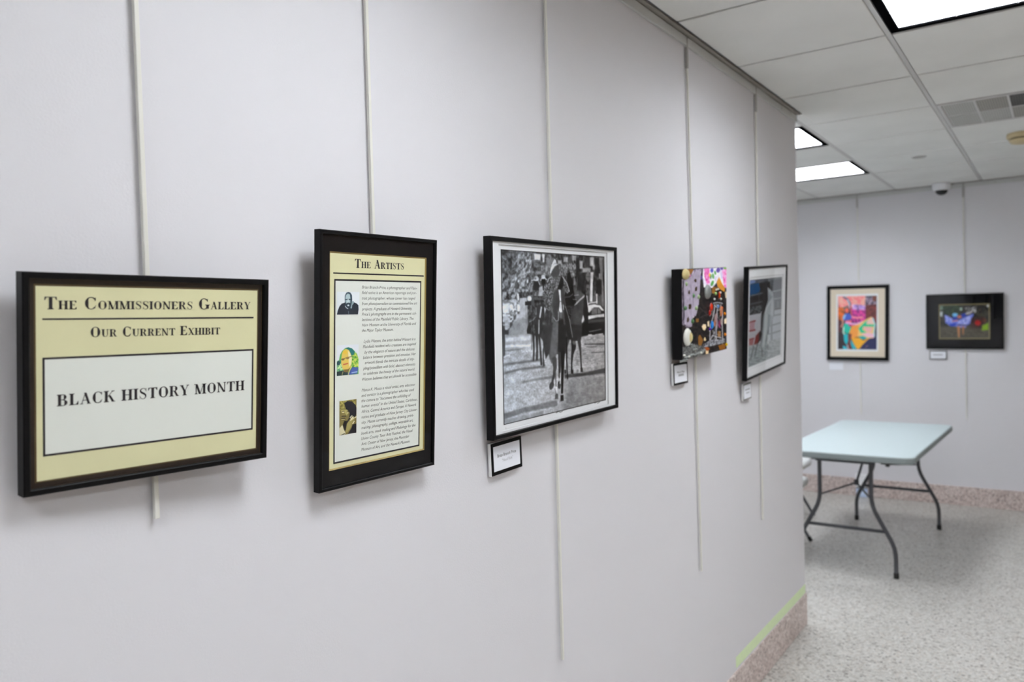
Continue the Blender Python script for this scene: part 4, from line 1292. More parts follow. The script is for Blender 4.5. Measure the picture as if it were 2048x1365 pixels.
for x, y, rx, ry, c, rot in ((622, 158, 1.9, 4.2, (72, 148, 66), -10), (596, 200, 2.2, 5.6, (86, 160, 80), -8), (566, 205, 2.0, 5.0, (96, 140, 84), 0), (586, 290, 2.8, 6.0, (70, 146, 62), 20), (553, 185, 1.8, 3.6, (236, 178, 50), 0),
                              (582, 128, 3.0, 4.6, (72, 74, 170), 0), (660, 125, 4.0, 5.0, (92, 70, 150), 20), (705, 105, 3.0, 3.0, (84, 64, 140), 0), (745, 100, 3.0, 2.4, (110, 170, 60), 0), (450, 218, 2.2, 4.4, (96, 74, 146), 0),
                              (410, 165, 2.4, 3.6, (120, 150, 112), 20)):
    im.ell(*K((x, y))[0], rx, ry, c, 0.8, rot=rot)
im.poly(K((640, 270), (672, 210), (708, 290), (745, 350), (740, 400), (690, 370), (650, 330)), (196, 132, 44), 1.2)
im.poly(K((580, 350), (640, 290), (660, 350), (610, 420), (580, 420)), (126, 84, 30), 1.5)
im.poly(K((600, 330), (640, 280), (650, 340)), (30, 34, 60), 1.5)
for pts, c in ((((455, 830), (475, 800), (505, 805), (512, 845), (490, 880), (470, 870)), (216, 196, 160)), (((735, 740), (765, 720), (765, 795), (735, 795)), (220, 200, 168)),
               (((480, 985), (495, 960), (510, 1000), (485, 1015)), (206, 184, 140)), (((503, 1130), (540, 1130), (538, 1180), (505, 1188)), (220, 196, 156)), (((525, 770), (548, 760), (548, 830), (528, 830)), (204, 184, 148)),
               (((410, 960), (430, 930), (475, 1000), (450, 1070), (412, 1110)), (118, 78, 30)), (((380, 735), (420, 730), (415, 775), (385, 780)), (120, 80, 34)), (((360, 1095), (385, 1090), (385, 1150), (362, 1150)), (150, 110, 50)),
               (((480, 1100), (520, 1080), (556, 1110), (520, 1140)), (146, 70, 24)), (((660, 1070), (750, 1040), (750, 1110), (680, 1130)), (126, 78, 26)), (((650, 890), (695, 890), (690, 960), (655, 960)), (130, 86, 30)),
               (((340, 705), (352, 692), (360, 712), (348, 722)), (220, 206, 180)), (((745, 400), (765, 390), (765, 480), (750, 470)), (206, 190, 160))):
    im.poly(K(*pts), c, 0.9)
im.line(K((420, 590), (480, 640), (530, 690)), 0.6, (86, 84, 84))
im.line(K((400, 740), (470, 700), (540, 680)), 0.6, (86, 84, 84))
# silver wire figure
rs = random.Random(9)
for k in range(70):
    x, y = rs.uniform(560, 715), rs.uniform(520, 1020)
    im.line(K((x, y), (x + rs.uniform(-26, 26), y + rs.uniform(10, 60))), rs.uniform(0.5, 1.0), (rs.choice((120, 170, 205)),) * 3, 0.7, 0.8)
for pts in (((600, 540), (640, 530), (690, 535), (715, 545)), ((610, 560), (640, 590), (660, 560)), ((620, 560), (600, 700), (560, 820), (555, 1030)), ((690, 560), (715, 640), (710, 820), (715, 1000)), ((650, 560), (640, 800), (630, 1010)),
            ((480, 1085), (560, 1070), (640, 1045), (740, 1020)), ((560, 1000), (590, 940), (640, 960), (700, 970))):
    im.line(K(*pts), 1.1, (190, 190, 196), 0.7)
for x, y, rx, ry, c in ((630, 720, 3, 9, (150, 120, 120)), (620, 790, 2.0, 6, (170, 96, 60)), (676, 800, 2.0, 8, (130, 40, 90)), (650, 790, 1.6, 9, (110, 90, 110)), (700, 770, 2, 7, (170, 150, 140))):
    im.ell(*K((x, y))[0], rx, ry, c, 1.0, 0.8)
im.tex(K((215, 1090), (330, 1040), (480, 1080), (480, 1180), (330, 1240), (215, 1250)), (30, 32, 34), (150, 152, 150), 1.0, 1.2, 83, 1.5, 0.9)
im.tex(K((470, 1060), (560, 1000), (740, 980), (740, 1030), (640, 1060), (500, 1090)), (40, 40, 44), (206, 210, 220), 1.2, 1.0, 85, 1.2, 0.8)
im.build('painted_surface', kc, 0.0, hz, 1.25)

M_CLOTH = mat('lavender_cloth', rgb(168, 158, 176), 0.7, noise=(60, 0.18))
M_GOLD = mat('gold_brooch', (0.75, 0.62, 0.30, 1), 0.3, 0.6, bump=(420, 0.9, 0.004))
M_SILVER = mat('silver_brooch', (0.30, 0.32, 0.31, 1), 0.35, 0.7, bump=(300, 0.8, 0.004))
M_PEARL = mat('cameo_white', (0.72, 0.72, 0.66, 1), 0.35)
trk = Trace(quad, -KW / 2 + 0.001, KW / 2 - 0.001, -KH / 2 + 0.001, KH / 2 - 0.001)
# crumpled cloth glued over the left side, with real folds
P = trk.uv(*K((214, 250), (300, 205), (365, 130), (430, 112), (425, 200), (418, 400), (400, 570), (372, 690), (338, 720), (325, 820), (270, 840), (214, 800)))
clo = bmesh.new()
n1, n2 = 26, 60
umin, umax, vmin, vmax = P[:, 0].min(), P[:, 0].max(), P[:, 1].min(), P[:, 1].max()
def inside(u, v):
    r_ = False
    for (ax, ay), (bx_, by) in zip(P, np.roll(P, -1, 0)):
        if (ay > v) != (by > v) and u < (bx_ - ax) * (v - ay) / (by - ay) + ax:
            r_ = not r_
    return r_
holes = [(K((x, y))[0], rx, ry) for x, y, rx, ry in ((368, 258, 17, 26), (374, 360, 17, 32), (288, 402, 13, 34), (298, 582, 17, 36), (273, 745, 14, 40))]
hol = [(trk.uv(c)[0], rx / 6.207 * 0.0042, ry / 6.207 * 0.00175) for c, rx, ry in holes]
grid = {}
for a in range(n1 + 1):
    for b in range(n2 + 1):
        u, v = umin + (umax - umin) * a / n1, vmin + (vmax - vmin) * b / n2
        if inside(u, v):
            fold = float(vnoise(np.array((u + 0.25 * v) / 0.010), np.array(v / 0.045), 91)) * 0.6 + float(vnoise(np.array(u / 0.004), np.array(v / 0.02), 92)) * 0.4
            grid[a, b] = clo.verts.new((u, -0.0004 - 0.007 * fold, v + hz))
for a in range(n1):
    for b in range(n2):
        k = [(a, b), (a + 1, b), (a + 1, b + 1), (a, b + 1)]
        if all(q in grid for q in k):
            cu, cv = umin + (umax - umin) * (a + 0.5) / n1, vmin + (vmax - vmin) * (b + 0.5) / n2
            if any(((cu - c[0]) / rx) ** 2 + ((cv - c[1]) / ry) ** 2 < 1 for c, rx, ry in hol):
                continue
            clo.faces.new([grid[q] for q in k])
bmesh.ops.delete(clo, geom=[v for v in clo.verts if not v.link_faces], context='VERTS')
link('crumpled_cloth', done(clo, 'crumpled_cloth'), M_CLOTH, kc, smooth=True)
M_LEAF = mat('green_leaf', rgb(76, 122, 72), 0.6)
M_PALELEAF = mat('pale_green_leaf', rgb(150, 172, 130), 0.6)
M_UMBERPATCH = mat('umber_patch', rgb(70, 50, 24), 0.7)
def blob(name, c, ru, rv, rd, material, y=-0.001, n=14, m_=7, flat_k=1.0):
    """Domed stone: half ellipsoid standing out of the surface."""
    V, F = [], []
    (u, v), = trk.uv(c)
    for i in range(m_):
        t = math.pi / 2 * i / (m_ - 1)
        for k in range(n):
            a = 2 * math.pi * k / n
            V.append((u + ru * math.cos(t) ** flat_k * math.cos(a), y - rd * math.sin(t), v + hz + rv * math.cos(t) ** flat_k * math.sin(a)))
    for i in range(m_ - 1):
        for k in range(n):
            F.append((i * n + k, i * n + (k + 1) % n, (i + 1) * n + (k + 1) % n, (i + 1) * n + k))
    return link(name, mesh(name, V, F), material, kc, smooth=True)
def stone(name, rgb_):
    return mat(name, rgb(*rgb_), 0.15)
for (c, rx, ry) in holes:
    blob('umber_patch', c, rx / 6.207 * 0.0042, ry / 6.207 * 0.0017, 0.0025, M_UMBERPATCH)
for x, y, mt in ((335, 445, M_LEAF), (245, 300, M_PALELEAF), (400, 460, M_PALELEAF), (372, 600, M_PALELEAF), (324, 765, M_LEAF), (236, 600, M_LEAF)):
    blob('leaf', K((x, y))[0], 0.009, 0.0085, 0.0085, mt)
blob('gold_brooch', K((245, 178))[0], 0.0245, 0.0185, 0.012, M_GOLD)
br = blob('cameo_brooch', K((268, 965))[0], 0.0290, 0.0305, 0.009, M_PEARL, flat_k=0.5)
o = blob('gold_inset', K((286, 965))[0], 0.0150, 0.0215, 0.014, M_GOLD)
o = blob('green_stone', K((300, 970))[0], 0.0055, 0.0050, 0.017, stone('green_glass', (24, 70, 40)))
blob('silver_brooch', K((518, 398))[0], 0.0235, 0.0255, 0.011, M_SILVER, flat_k=0.6)
blob('black_stone', K((541, 425))[0], 0.0070, 0.0085, 0.014, stone('jet_stone', (12, 12, 14)))
for x, y, ru, rv, c in ((567, 590, 0.0110, 0.0150, (200, 44, 16)), (546, 660, 0.0060, 0.0110, (176, 24, 14)), (577, 810, 0.0095, 0.0150, (40, 130, 214)), (549, 862, 0.0050, 0.0050, (96, 40, 190)), (690, 640, 0.0110, 0.0190, (186, 120, 84)),
                         (696, 600, 0.0060, 0.0060, (216, 84, 24)), (735, 672, 0.0060, 0.0060, (232, 136, 20)), (740, 930, 0.0060, 0.0060, (232, 132, 16)), (756, 1055, 0.0045, 0.0060, (236, 200, 20)), (666, 440, 0.0040, 0.0130, (206, 70, 20)),
                         (622, 418, 0.0060, 0.0060, (150, 190, 110)), (650, 580, 0.0050, 0.0070, (110, 150, 206)), (293, 196, 0.0050, 0.0045, (230, 120, 180))):
    blob('gem', K((x, y))[0], ru, rv, 0.006, stone('gem_%d_%d_%d' % c, c))
for x, y in ((606, 488), (687, 486), (630, 372), (653, 362), (680, 405)):
    blob('pearl', K((x, y))[0], 0.0045, 0.0040, 0.005, M_PEARL)
# string of silver beads along the lower left edge, hanging past the corner
for k, (x, y) in enumerate([(228, 1190), (240, 1215), (262, 1212), (288, 1205), (310, 1190), (335, 1180), (362, 1185), (388, 1170), (412, 1160), (438, 1158), (460, 1140), (478, 1120),
                             (345, 1120), (325, 1090), (318, 1060), (350, 1080), (372, 1110), (205, 1262), (185, 1270), (225, 1255), (255, 1245)]):
    blob('bead', K((x, y))[0], 0.0055, 0.0042, 0.007, M_PEARL if k in (0, 3, 9) else M_SILVER, n=10, m_=5)

# ------------------------------------------------------------------ white horse photograph
HW_, HH = 0.6002, 0.4585
hp = thing('framed_photograph', 'tinted photograph of a white horse with blue and red in a thin black frame', 'photograph', pose('L', 3.4139, 1.5561, 0.048, 1.54, 3.32, 3.37, HH))
moulding(hp, HW_, HH, 0.020, 0.0095)
pane('glass', HW_ - 0.019, HH - 0.019, 0.0035, 0.0095, hp)
box('backing', -HW_ / 2 + 0.008, HW_ / 2 - 0.008, 0.0095, 0.018, 0.008, HH - 0.008, M_BOARD, hp)
mb = mat_board(hp, HW_ - 0.018, HH - 0.018, (-0.2640, 0.2470, -0.1900, 0.1860), 0.0056, M_WHITEMAT, M_MATBEVEL, 0.0012)
mb.location.z = 0.009
hz = HH / 2
box('paper', -0.268, 0.251, 0.0086, 0.0092, hz - 0.194, hz + 0.190, M_WHITEMAT, hp)
quad = [(1502.2, 560.7), (1566.6, 554.1), (1562.7, 709.7), (1499, 735.9)]
im = Print(quad, -0.2534, 0.2365, -0.1792, 0.1752, 160, 190, (120, 124, 128))
G = crop(1490, 545, 6.822)
im.poly(G((60, 60), (540, 40), (540, 500), (60, 620)), (38, 34, 34), 1)
im.poly(G((80, 110), (330, 85), (330, 130), (85, 165)), (92, 96, 104), 1.5)
im.poly(G((330, 85), (530, 60), (525, 95), (330, 130)), (128, 136, 140), 1.5)
im.poly(G((80, 170), (200, 150), (222, 230), (215, 275), (80, 318)), (12, 66, 116), 1.5)
im.poly(G((80, 110), (150, 105), (160, 140), (85, 160)), (108, 130, 176), 1.5)
im.poly(G((360, 110), (530, 90), (515, 240), (390, 260)), (92, 98, 106), 2)
im.poly(G((410, 260), (520, 245), (515, 480), (420, 500)), (104, 110, 116), 2)
for a, b, w, c in (((80, 325), (275, 280), 2.2, (110, 116, 124)), ((85, 438), (265, 400), 2.0, (92, 98, 106)), ((390, 268), (515, 240), 2.2, (168, 176, 182)), ((415, 368), (515, 350), 2.2, (158, 166, 172)),
                   ((425, 495), (512, 480), 2.0, (120, 126, 132)), ((208, 300), (208, 470), 1.6, (70, 70, 74)), ((465, 400), (465, 480), 2, (140, 148, 154)), ((365, 120), (368, 260), 1.2, (130, 138, 144))):
    im.line(G(a, b), w, c, 1.2)
im.tex(G((75, 480), (260, 450), (230, 560), (80, 600)), (24, 24, 26), (110, 116, 120), 2, 2, 95, 2)
im.poly(G((410, 520), (512, 500), (505, 950), (340, 960), (350, 640)), (180, 188, 194), 2)
for a, b in (((350, 740), (502, 690)), ((345, 850), (502, 800)), ((410, 595), (508, 575))):
    im.line(G(a, b), 2.4, (112, 118, 124), 1.2)
im.line(G((378, 640), (378, 950)), 4, (132, 138, 144), 1.5)
im.poly(G((70, 590), (240, 560), (230, 980), (65, 1020)), (176, 178, 186), 2)
for a, b in (((75, 690), (160, 665)), ((75, 805), (150, 790)), ((68, 925), (140, 905))):
    im.line(G(a, b), 3.2, (128, 30, 28), 1.0)
im.poly(G((75, 690), (150, 680), (145, 780), (75, 790)), (170, 134, 142), 2)
im.poly(G((70, 930), (140, 920), (130, 1000), (65, 1000)), (150, 92, 92), 2)
im.poly(G((160, 870), (215, 810), (225, 860), (190, 990), (135, 1010)), (116, 40, 36), 1.5)
im.poly(G((270, 140), (330, 110), (300, 400), (270, 560), (240, 860), (190, 990), (230, 820), (235, 640)), (46, 44, 46), 3)
im.poly(G((215, 800), (250, 840), (230, 930), (200, 960)), (36, 32, 34), 2)
for a, b in (((240, 540), (160, 860)), ((215, 590), (130, 980)), ((180, 580), (150, 760))):
    im.line(G(a, b), 1.6, (172, 176, 182), 1.0)
im.poly(G((60, 1010), (520, 900), (520, 1140), (60, 1310)), (150, 158, 160), 3)
im.tex(G((60, 1010), (520, 900), (520, 1140), (60, 1310)), (120, 128, 130), (182, 190, 192), 4, 2, 97, 2, 0.7)
im.poly(G((325, 210), (350, 240), (400, 290), (418, 400), (415, 600), (370, 700), (330, 800), (300, 900), (255, 1040), (240, 1030), (262, 850), (270, 640), (300, 480), (330, 380)), (150, 158, 164), 2)
im.poly(G((325, 205), (375, 250), (410, 300), (380, 330), (350, 300)), (176, 184, 190), 2)
im.poly(G((365, 380), (310, 500), (295, 560), (400, 600), (410, 330)), (178, 186, 190), 2.5)
im.line(G((372, 385), (310, 490), (290, 560)), 2.2, (206, 212, 216), 1.5)
im.line(G((400, 320), (412, 450), (410, 600)), 1.8, (128, 134, 140), 1.5)
im.poly(G((290, 560), (330, 570), (320, 760), (285, 1000), (250, 1040), (270, 800)), (188, 196, 198), 2.5)
im.poly(G((320, 850), (350, 850), (340, 1000), (310, 1000)), (190, 198, 200), 2.5)
for a, b in (((135, 1010), (95, 1180)), ((185, 990), (150, 1150)), ((245, 1040), (250, 1150)), ((325, 990), (330, 1060))):
    im.line(G(a, b), 1.8, (96, 102, 104), 1.2)
im.blur(1)
im.build('print', hp, 0.0084, hz, 1.0)

# ------------------------------------------------------------------ far wall: dance painting
AW, AH = 0.4873, 0.6363
pa = thing('framed_painting', 'colourful dancer painting with cream mat in a black frame on the far wall', 'painting', pose('B', -0.338, 1.4782, 0.030, 1.44, 0.13, -1.13, AH))
moulding(pa, AW, AH, 0.020, 0.0285)
pane('glass', AW - 0.057, AH - 0.057, 0.0035, 0.0285, pa)
box('backing', -AW / 2 + 0.02, AW / 2 - 0.02, 0.0095, 0.019, 0.02, AH - 0.02, M_BOARD, pa)
mb = mat_board(pa, AW - 0.054, AH - 0.054, (-0.1690, 0.1620, -0.2400, 0.2450), 0.0056, M_CREAMMAT, M_WHITEMAT, 0.002)
mb.location.z = 0.027
hz = AH / 2
box('paper', -0.172, 0.165, 0.0086, 0.0092, hz - 0.243, hz + 0.248, M_WHITEMAT, pa)
quad = [(1675.4, 592.7), (1753.2, 592.3), (1752.8, 699.8), (1675.4, 699.2)]
im = Print(quad, -0.1550, 0.1510, -0.2257, 0.2276, 150, 210, (60, 40, 46))
Q = crop(1640, 560, 7.58)
im.tex(Q((260, 240), (720, 240), (700, 380), (480, 420), (280, 420)), (226, 122, 126), (250, 176, 160), 4, 3, 101)
im.tex(Q((690, 240), (870, 240), (870, 400), (680, 420)), (40, 40, 60), (170, 150, 170), 3, 3, 103)
im.tex(Q((790, 240), (870, 240), (870, 330), (800, 330)), (90, 44, 36), (120, 66, 50), 3, 3, 104)
im.tex(Q((660, 390), (870, 370), (870, 660), (640, 640)), (84, 32, 34), (128, 52, 50), 4, 4, 105)
im.tex(Q((260, 410), (380, 420), (340, 620), (260, 620)), (150, 76, 30), (226, 110, 40), 3, 4, 107)
im.poly(Q((260, 620), (350, 640), (360, 1060), (260, 1060)), (44, 38, 44), 2)
im.poly(Q((260, 600), (320, 620), (320, 790), (260, 800)), (84, 40, 46), 3)
im.tex(Q((470, 430), (690, 440), (690, 600), (600, 650), (470, 640)), (150, 30, 120), (226, 70, 160), 4, 3, 109)
im.tex(Q((480, 370), (690, 390), (680, 460), (490, 450)), (150, 120, 200), (236, 190, 226), 3, 4, 111)
im.line(Q((570, 390), (575, 470)), 2.4, (86, 60, 130), 1.5)
im.line(Q((480, 560), (560, 580), (640, 570)), 4, (240, 130, 150), 2)
for x in (490, 540, 590):
    im.line(Q((x, 600), (x + 10, 650)), 2, (70, 34, 90), 1.2)
im.poly(Q((600, 1060), (640, 980), (750, 880), (830, 870), (870, 700), (870, 1065)), (34, 38, 84), 2)
im.poly(Q((350, 420), (430, 390), (420, 450), (370, 470)), (70, 96, 92), 2)
im.line(Q((360, 262), (410, 290), (450, 350), (465, 470)), 3.4, (74, 88, 112), 1.2)
im.line(Q((415, 300), (440, 360), (450, 430)), 2.0, (170, 206, 226), 1.2)
im.line(Q((460, 400), (475, 530)), 3.0, (196, 70, 90), 1.5)
im.ell(*Q((404, 462))[0], 4.2, 5.2, (232, 104, 84), 1.2)
im.poly(Q((345, 560), (380, 510), (450, 510), (480, 570), (450, 610), (350, 620)), (60, 88, 190), 1.5)
im.poly(Q((335, 590), (360, 530), (395, 520), (370, 600)), (140, 190, 236), 1.5)
im.poly(Q((380, 620), (470, 610), (480, 660), (390, 660)), (226, 110, 130), 1.5)
im.line(Q((345, 610), (340, 680), (320, 710)), 3, (210, 150, 130), 1.5)
im.poly(Q((360, 660), (430, 670), (490, 760), (470, 800), (400, 820), (350, 770)), (24, 184, 160), 1.5)
im.line(Q((355, 720), (350, 800), (380, 840)), 3, (190, 226, 206), 1.2)
im.line(Q((390, 650), (480, 670), (560, 670), (640, 640)), 3.5, (240, 170, 226), 1.5)
im.line(Q((440, 690), (520, 700)), 3, (206, 40, 120), 1.5)
im.poly(Q((480, 700), (580, 670), (700, 600), (780, 560), (800, 600), (835, 680), (820, 800), (810, 880), (700, 900), (600, 870), (500, 860)), (236, 190, 120), 2)
im.poly(Q((480, 700), (590, 690), (570, 860), (480, 900), (440, 800)), (236, 150, 60), 2)
im.poly(Q((470, 880), (600, 880), (650, 920), (740, 890), (640, 990), (590, 1055), (550, 1050), (500, 960)), (244, 164, 30), 1.5)
im.poly(Q((580, 740), (660, 660), (720, 610), (700, 680), (830, 680), (820, 710), (650, 710), (640, 760), (700, 800), (620, 810)), (18, 190, 140), 1.5)
im.poly(Q((700, 640), (790, 570), (815, 640), (800, 680), (710, 670)), (232, 190, 180), 1.5)
im.poly(Q((650, 715), (790, 720), (780, 790), (700, 790)), (240, 174, 176), 1.5)
im.poly(Q((620, 830), (720, 800), (830, 820), (810, 880), (720, 870)), (236, 184, 200), 1.5)
im.poly(Q((590, 860), (650, 850), (710, 880), (660, 910), (600, 890)), (40, 160, 160), 1.5)
im.line(Q((800, 590), (830, 680), (815, 800), (820, 860)), 2.4, (170, 220, 230), 1.2)
im.poly(Q((355, 830), (420, 820), (425, 930), (400, 990), (365, 940)), (20, 176, 190), 1.5)
im.poly(Q((345, 1000), (400, 1020), (410, 1055), (345, 1055)), (40, 180, 200), 1.5)
im.poly(Q((425, 830), (480, 820), (460, 930), (465, 1050), (430, 1050)), (120, 50, 40), 1.5)
im.poly(Q((460, 900), (500, 960), (555, 1050), (490, 1055), (465, 980)), (40, 170, 190), 1.5)
im.line(Q((410, 990), (425, 1050)), 2, (190, 190, 200), 1.2)
im.line(Q((690, 1025), (705, 1005), (725, 1000)), 0.8, (190, 150, 150), 0.8)
im.build('print', pa, 0.0084, hz, 1.2)

# ------------------------------------------------------------------ far wall: blue dress photograph
BW, BH = 0.5368, 0.4374
pb = thing('framed_photograph', 'photograph of a blue winged dress in a wide black mat on the far wall', 'photograph', pose('B', 0.4496, 1.4712, 0.030, -1.79, 0.53, -0.63, BH))
moulding(pb, BW, BH, 0.020, 0.012)
pane('glass', BW - 0.024, BH - 0.024, 0.0035, 0.012, pb)
box('backing', -BW / 2 + 0.01, BW / 2 - 0.01, 0.0095, 0.019, 0.01, BH - 0.01, M_BOARD, pb)
M_OLIVE = mat('olive_gilt', rgb(120, 110, 74), 0.5)
mb = mat_board(pb, BW - 0.022, BH - 0.022, (-0.1768, 0.1770, -0.1400, 0.1388), 0.0056, M_BLACKMAT, M_OLIVE, 0.0095)
mb.location.z = 0.011
hz = BH / 2
quad = [(1877.3, 609.3), (1980, 607), (1979.5, 678.4), (1877.5, 679)]
im = Print(quad, -0.1768, 0.1770, -0.1400, 0.1388, 160, 130, (40, 38, 34))
R = crop(1840, 570, 8.533)
im.tex(R((310, 320), (1200, 300), (1200, 740), (310, 740)), (16, 18, 16), (62, 56, 46), 5, 5, 121)
im.tex(R((380, 330), (680, 330), (660, 500), (400, 520)), (22, 40, 26), (56, 76, 50), 5, 4, 123)
im.tex(R((760, 380), (960, 370), (960, 480), (800, 500)), (40, 38, 38), (190, 190, 190), 3, 3, 125, 3)
im.poly(R((320, 460), (385, 460), (380, 545), (320, 535)), (196, 206, 206), 3)
im.poly(R((325, 360), (390, 360), (385, 430), (325, 440)), (110, 136, 120), 3)
im.ell(*R((700, 415))[0], 2.8, 3.6, (150, 176, 160), 2)
im.ell(*R((1165, 360))[0], 3.2, 3.0, (206, 206, 206), 2.5)
im.poly(R((320, 720), (800, 700), (1190, 780), (1190, 910), (320, 910)), (74, 70, 58), 4)
im.tex(R((320, 720), (800, 700), (1190, 780), (1190, 910), (320, 910)), (58, 54, 44), (90, 86, 72), 4, 1.5, 127, 3, 0.7)
im.poly(R((860, 560), (1100, 560), (1100, 720), (860, 740)), (56, 24, 22), 6)
im.ell(*R((985, 650))[0], 6.0, 5.4, (170, 16, 16), 3)
im.ell(*R((1100, 610))[0], 4.0, 4.0, (86, 40, 26), 3)
im.poly(R((1060, 690), (1120, 670), (1160, 640), (1165, 770), (1050, 780)), (120, 160, 14), 2.5)
im.poly(R((415, 510), (470, 530), (545, 575), (640, 610), (780, 540), (910, 490), (915, 520), (870, 590), (850, 670), (780, 700), (640, 720), (500, 700), (430, 650)), (110, 124, 214), 2)
im.tex(R((420, 520), (545, 580), (540, 660), (440, 660)), (84, 104, 206), (190, 198, 240), 2.5, 3, 129, 2, 0.8)
im.tex(R((650, 620), (860, 530), (850, 660), (650, 700)), (90, 100, 190), (206, 212, 244), 2.5, 3, 131, 2, 0.8)
im.poly(R((545, 545), (700, 545), (650, 590), (560, 610)), (20, 46, 150), 1.5)
im.poly(R((500, 670), (620, 650), (610, 700), (520, 715)), (24, 60, 184), 2)
im.poly(R((700, 500), (780, 480), (790, 540), (710, 570)), (20, 50, 160), 2)
im.ell(*R((597, 515))[0], 5.6, 3.8, (110, 186, 240), 2)
im.ell(*R((670, 548))[0], 4.6, 3.0, (196, 112, 96), 2)
im.line(R((555, 622), (640, 610)), 3, (176, 120, 150), 1.5)
im.line(R((790, 495), (850, 480), (890, 450)), 3.4, (190, 180, 184), 2)
im.poly(R((630, 690), (790, 690), (780, 735), (640, 735)), (136, 130, 200), 2)
im.line(R((640, 690), (780, 690)), 1.6, (30, 30, 60), 1.5)
im.poly(R((630, 715), (680, 715), (675, 900), (648, 900)), (176, 116, 72), 2)
im.poly(R((715, 715), (755, 715), (742, 850), (722, 850)), (160, 104, 64), 2)
im.build('print', pb, 0.0074, hz, 1.15)

# ------------------------------------------------------------------ folding table
tb = thing('folding_table', 'pale grey plastic folding table with dark steel legs', 'table',
           Matrix.Translation((0.032, 5.69, 0)) @ Matrix.Rotation(math.radians(-1.8), 4, 'Z'))
def rounded_slab(w, l, r, z0, z1, e, n=8):
    out, v, f = [], [], []
    for cx, cy, a0 in ((w / 2 - r, l / 2 - r, 0), (-w / 2 + r, l / 2 - r, 90), (-w / 2 + r, -l / 2 + r, 180), (w / 2 - r, -l / 2 + r, 270)):
        for k in range(n + 1):
            t = math.radians(a0 + 90 * k / n)
            out.append((cx, cy, math.cos(t), math.sin(t)))
    prof = [(r - e, z0), (r, z0 + e), (r, z1 - e), (r - 0.3 * e, z1 - 0.3 * e), (r - e, z1)]
    for rr, z in prof:
        for cx, cy, c, s in out:
            v.append((cx + rr * c, cy + rr * s, z))
    m_ = len(out)
    for i in range(len(prof) - 1):
        for k in range(m_):
            f.append((i * m_ + k, i * m_ + (k + 1) % m_, (i + 1) * m_ + (k + 1) % m_, (i + 1) * m_ + k))
    f.append(tuple(reversed(range(m_))))
    f.append(tuple((len(prof) - 1) * m_ + k for k in range(m_)))
    return v, f
v, f = rounded_slab(0.762, 1.525, 0.06, 0.697, 0.740, 0.008)
top = link('table_top', mesh('table_top', v, f), M_PLASTIC, tb)
v, f = rounded_slab(0.766, 1.529, 0.062, 0.699, 0.7345, 0.006)
link('edge_band', mesh('edge_band', v, f), M_EDGE, top)
for s in (-1, 1):
    box('apron_rail', s * 0.20 - 0.012, s * 0.20 + 0.012, -0.66, 0.66, 0.672, 0.698, M_STEEL, tb)
for e in (-1, 1):
    y = e * 0.640
    ox = e * 0.020
    for s in (-1, 1):
        leg = tube('leg', [(ox + s * 0.148, y, 0.695), (ox + s * 0.148, y, 0.415), (ox + s * 0.277, y, 0.175), (ox + s * 0.277, y, 0.02)],
                   0.0125, M_STEEL, tb, fillet=0.06)
        lathe('foot_cap', [(0.0145, 0.0), (0.0155, 0.004), (0.0155, 0.032), (0.013, 0.034)], M_RUBBER, leg, 16, (ox + s * 0.277, y, 0.0))
    tube('crossbar', [(ox - 0.222, y, 0.268), (ox + 0.222, y, 0.268)], 0.0105, M_STEEL, tb)
    box('leg_bracket', ox - 0.17, ox + 0.17, y - 0.014, y + 0.014, 0.664, 0.697, M_STEEL, tb, 0.004)
    hy = y - e * 0.28
    hub = (ox, hy, 0.49)
    for s in (-1, 1):
        tube('brace_arm', [(ox + s * 0.146, y, 0.455), hub], 0.0055, M_STEEL, tb, 8)
    tube('brace_strut', [hub, (0.0, y - e * 0.50, 0.690)], 0.0075, M_STEEL, tb, 8)
    lathe('brace_hub', [(0.006, -0.018), (0.015, -0.014), (0.015, 0.016), (0.006, 0.02)], M_STEEL, tb, 14, hub)

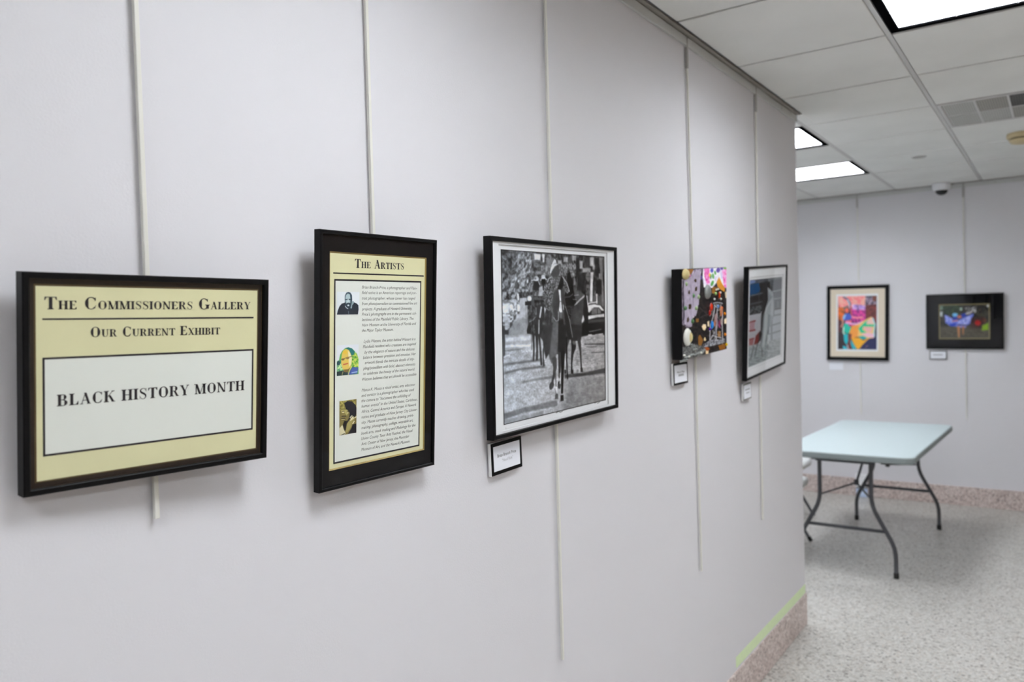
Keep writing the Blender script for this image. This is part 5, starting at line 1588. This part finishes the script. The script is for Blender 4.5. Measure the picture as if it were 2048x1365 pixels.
# ------------------------------------------------------------------ folding chairs tucked behind the table's left side
def folding_chair(label, x, y, rz=0.0):
    """Seat faces +x. Origin on the floor below the middle of the front seat edge."""
    t = thing('folding_chair', label, 'chair', Matrix.Translation((x, y, 0)) @ Matrix.Rotation(rz, 4, 'Z'), 'white folding chairs beside the table')
    bm = bmesh.new()
    n = 10
    ring = []
    for cx, cy, a0 in ((-0.06, 0.135, 0), (-0.34, 0.135, 90), (-0.34, -0.135, 180), (-0.06, -0.135, 270)):
        for k in range(n + 1):
            a = math.radians(a0 + 90 * k / n)
            ring.append((cx + 0.06 * math.cos(a), cy + 0.06 * math.sin(a)))
    cxm = sum(p[0] for p in ring) / len(ring)
    rows = []
    for sc, z in ((0.88, 0.398), (0.975, 0.406), (1.0, 0.428), (0.985, 0.450), (0.93, 0.456), (0.6, 0.449)):
        rows.append([bm.verts.new((cxm + (px - cxm) * sc, py * sc, z)) for px, py in ring])
    for a, b in zip(rows, rows[1:]):
        for k in range(len(ring)):
            bm.faces.new((a[k], a[(k + 1) % len(ring)], b[(k + 1) % len(ring)], b[k]))
    bm.faces.new(list(reversed(rows[0])))
    bm.faces.new(rows[-1])
    link('seat', done(bm, 'seat'), M_SEAT, t, smooth=True)
    bm = bmesh.new()
    bm_box(bm, -0.012, 0.012, -0.19, 0.19, -0.11, 0.11, 0.011, 3)
    bmesh.ops.rotate(bm, verts=bm.verts, cent=(0, 0, 0), matrix=Matrix.Rotation(math.radians(-14), 3, 'Y'))
    bmesh.ops.translate(bm, verts=bm.verts, vec=(-0.445, 0, 0.70))
    link('backrest', done(bm, 'backrest'), M_SEAT, t)
    for s in (-1, 1):
        leg = tube('front_leg', [(-0.48, s * 0.205, 0.82), (-0.26, s * 0.205, 0.43), (-0.012, s * 0.205, 0.012)], 0.011, M_STEEL, t, 10)
        tube('foot_cap', [(-0.022, s * 0.205, 0.030), (-0.006, s * 0.205, 0.002)], 0.0135, M_RUBBER, leg, 10)
        leg = tube('rear_leg', [(-0.10, s * 0.175, 0.425), (-0.27, s * 0.175, 0.22), (-0.44, s * 0.175, 0.012)], 0.010, M_STEEL, t, 10)
        tube('foot_cap', [(-0.428, s * 0.175, 0.028), (-0.446, s * 0.175, 0.002)], 0.0125, M_RUBBER, leg, 10)
    tube('stretcher', [(-0.095, -0.205, 0.155), (-0.095, 0.205, 0.155)], 0.008, M_STEEL, t, 8)
    tube('stretcher', [(-0.36, -0.175, 0.11), (-0.36, 0.175, 0.11)], 0.008, M_STEEL, t, 8)
    return t
folding_chair('white plastic folding chair nearer the end of the near wall', -0.345, 5.385)
folding_chair('white plastic folding chair farther back towards the far wall', -0.505, 6.11)

bx = thing('wall_box', 'small upright white box against the far baseboard under the table', 'box', Matrix.Translation((-0.325, BACK - 0.040, 0)))
box('body', -0.046, 0.046, -0.022, 0.020, 0.085, 0.196, M_WHITEPL, bx, 0.004)
box('lower_panel', -0.042, 0.046, -0.020, 0.020, 0.0, 0.074, M_BLUEPL, bx, 0.004)
box('seam', -0.042, 0.044, -0.018, 0.020, 0.074, 0.085, M_STEEL, bx)
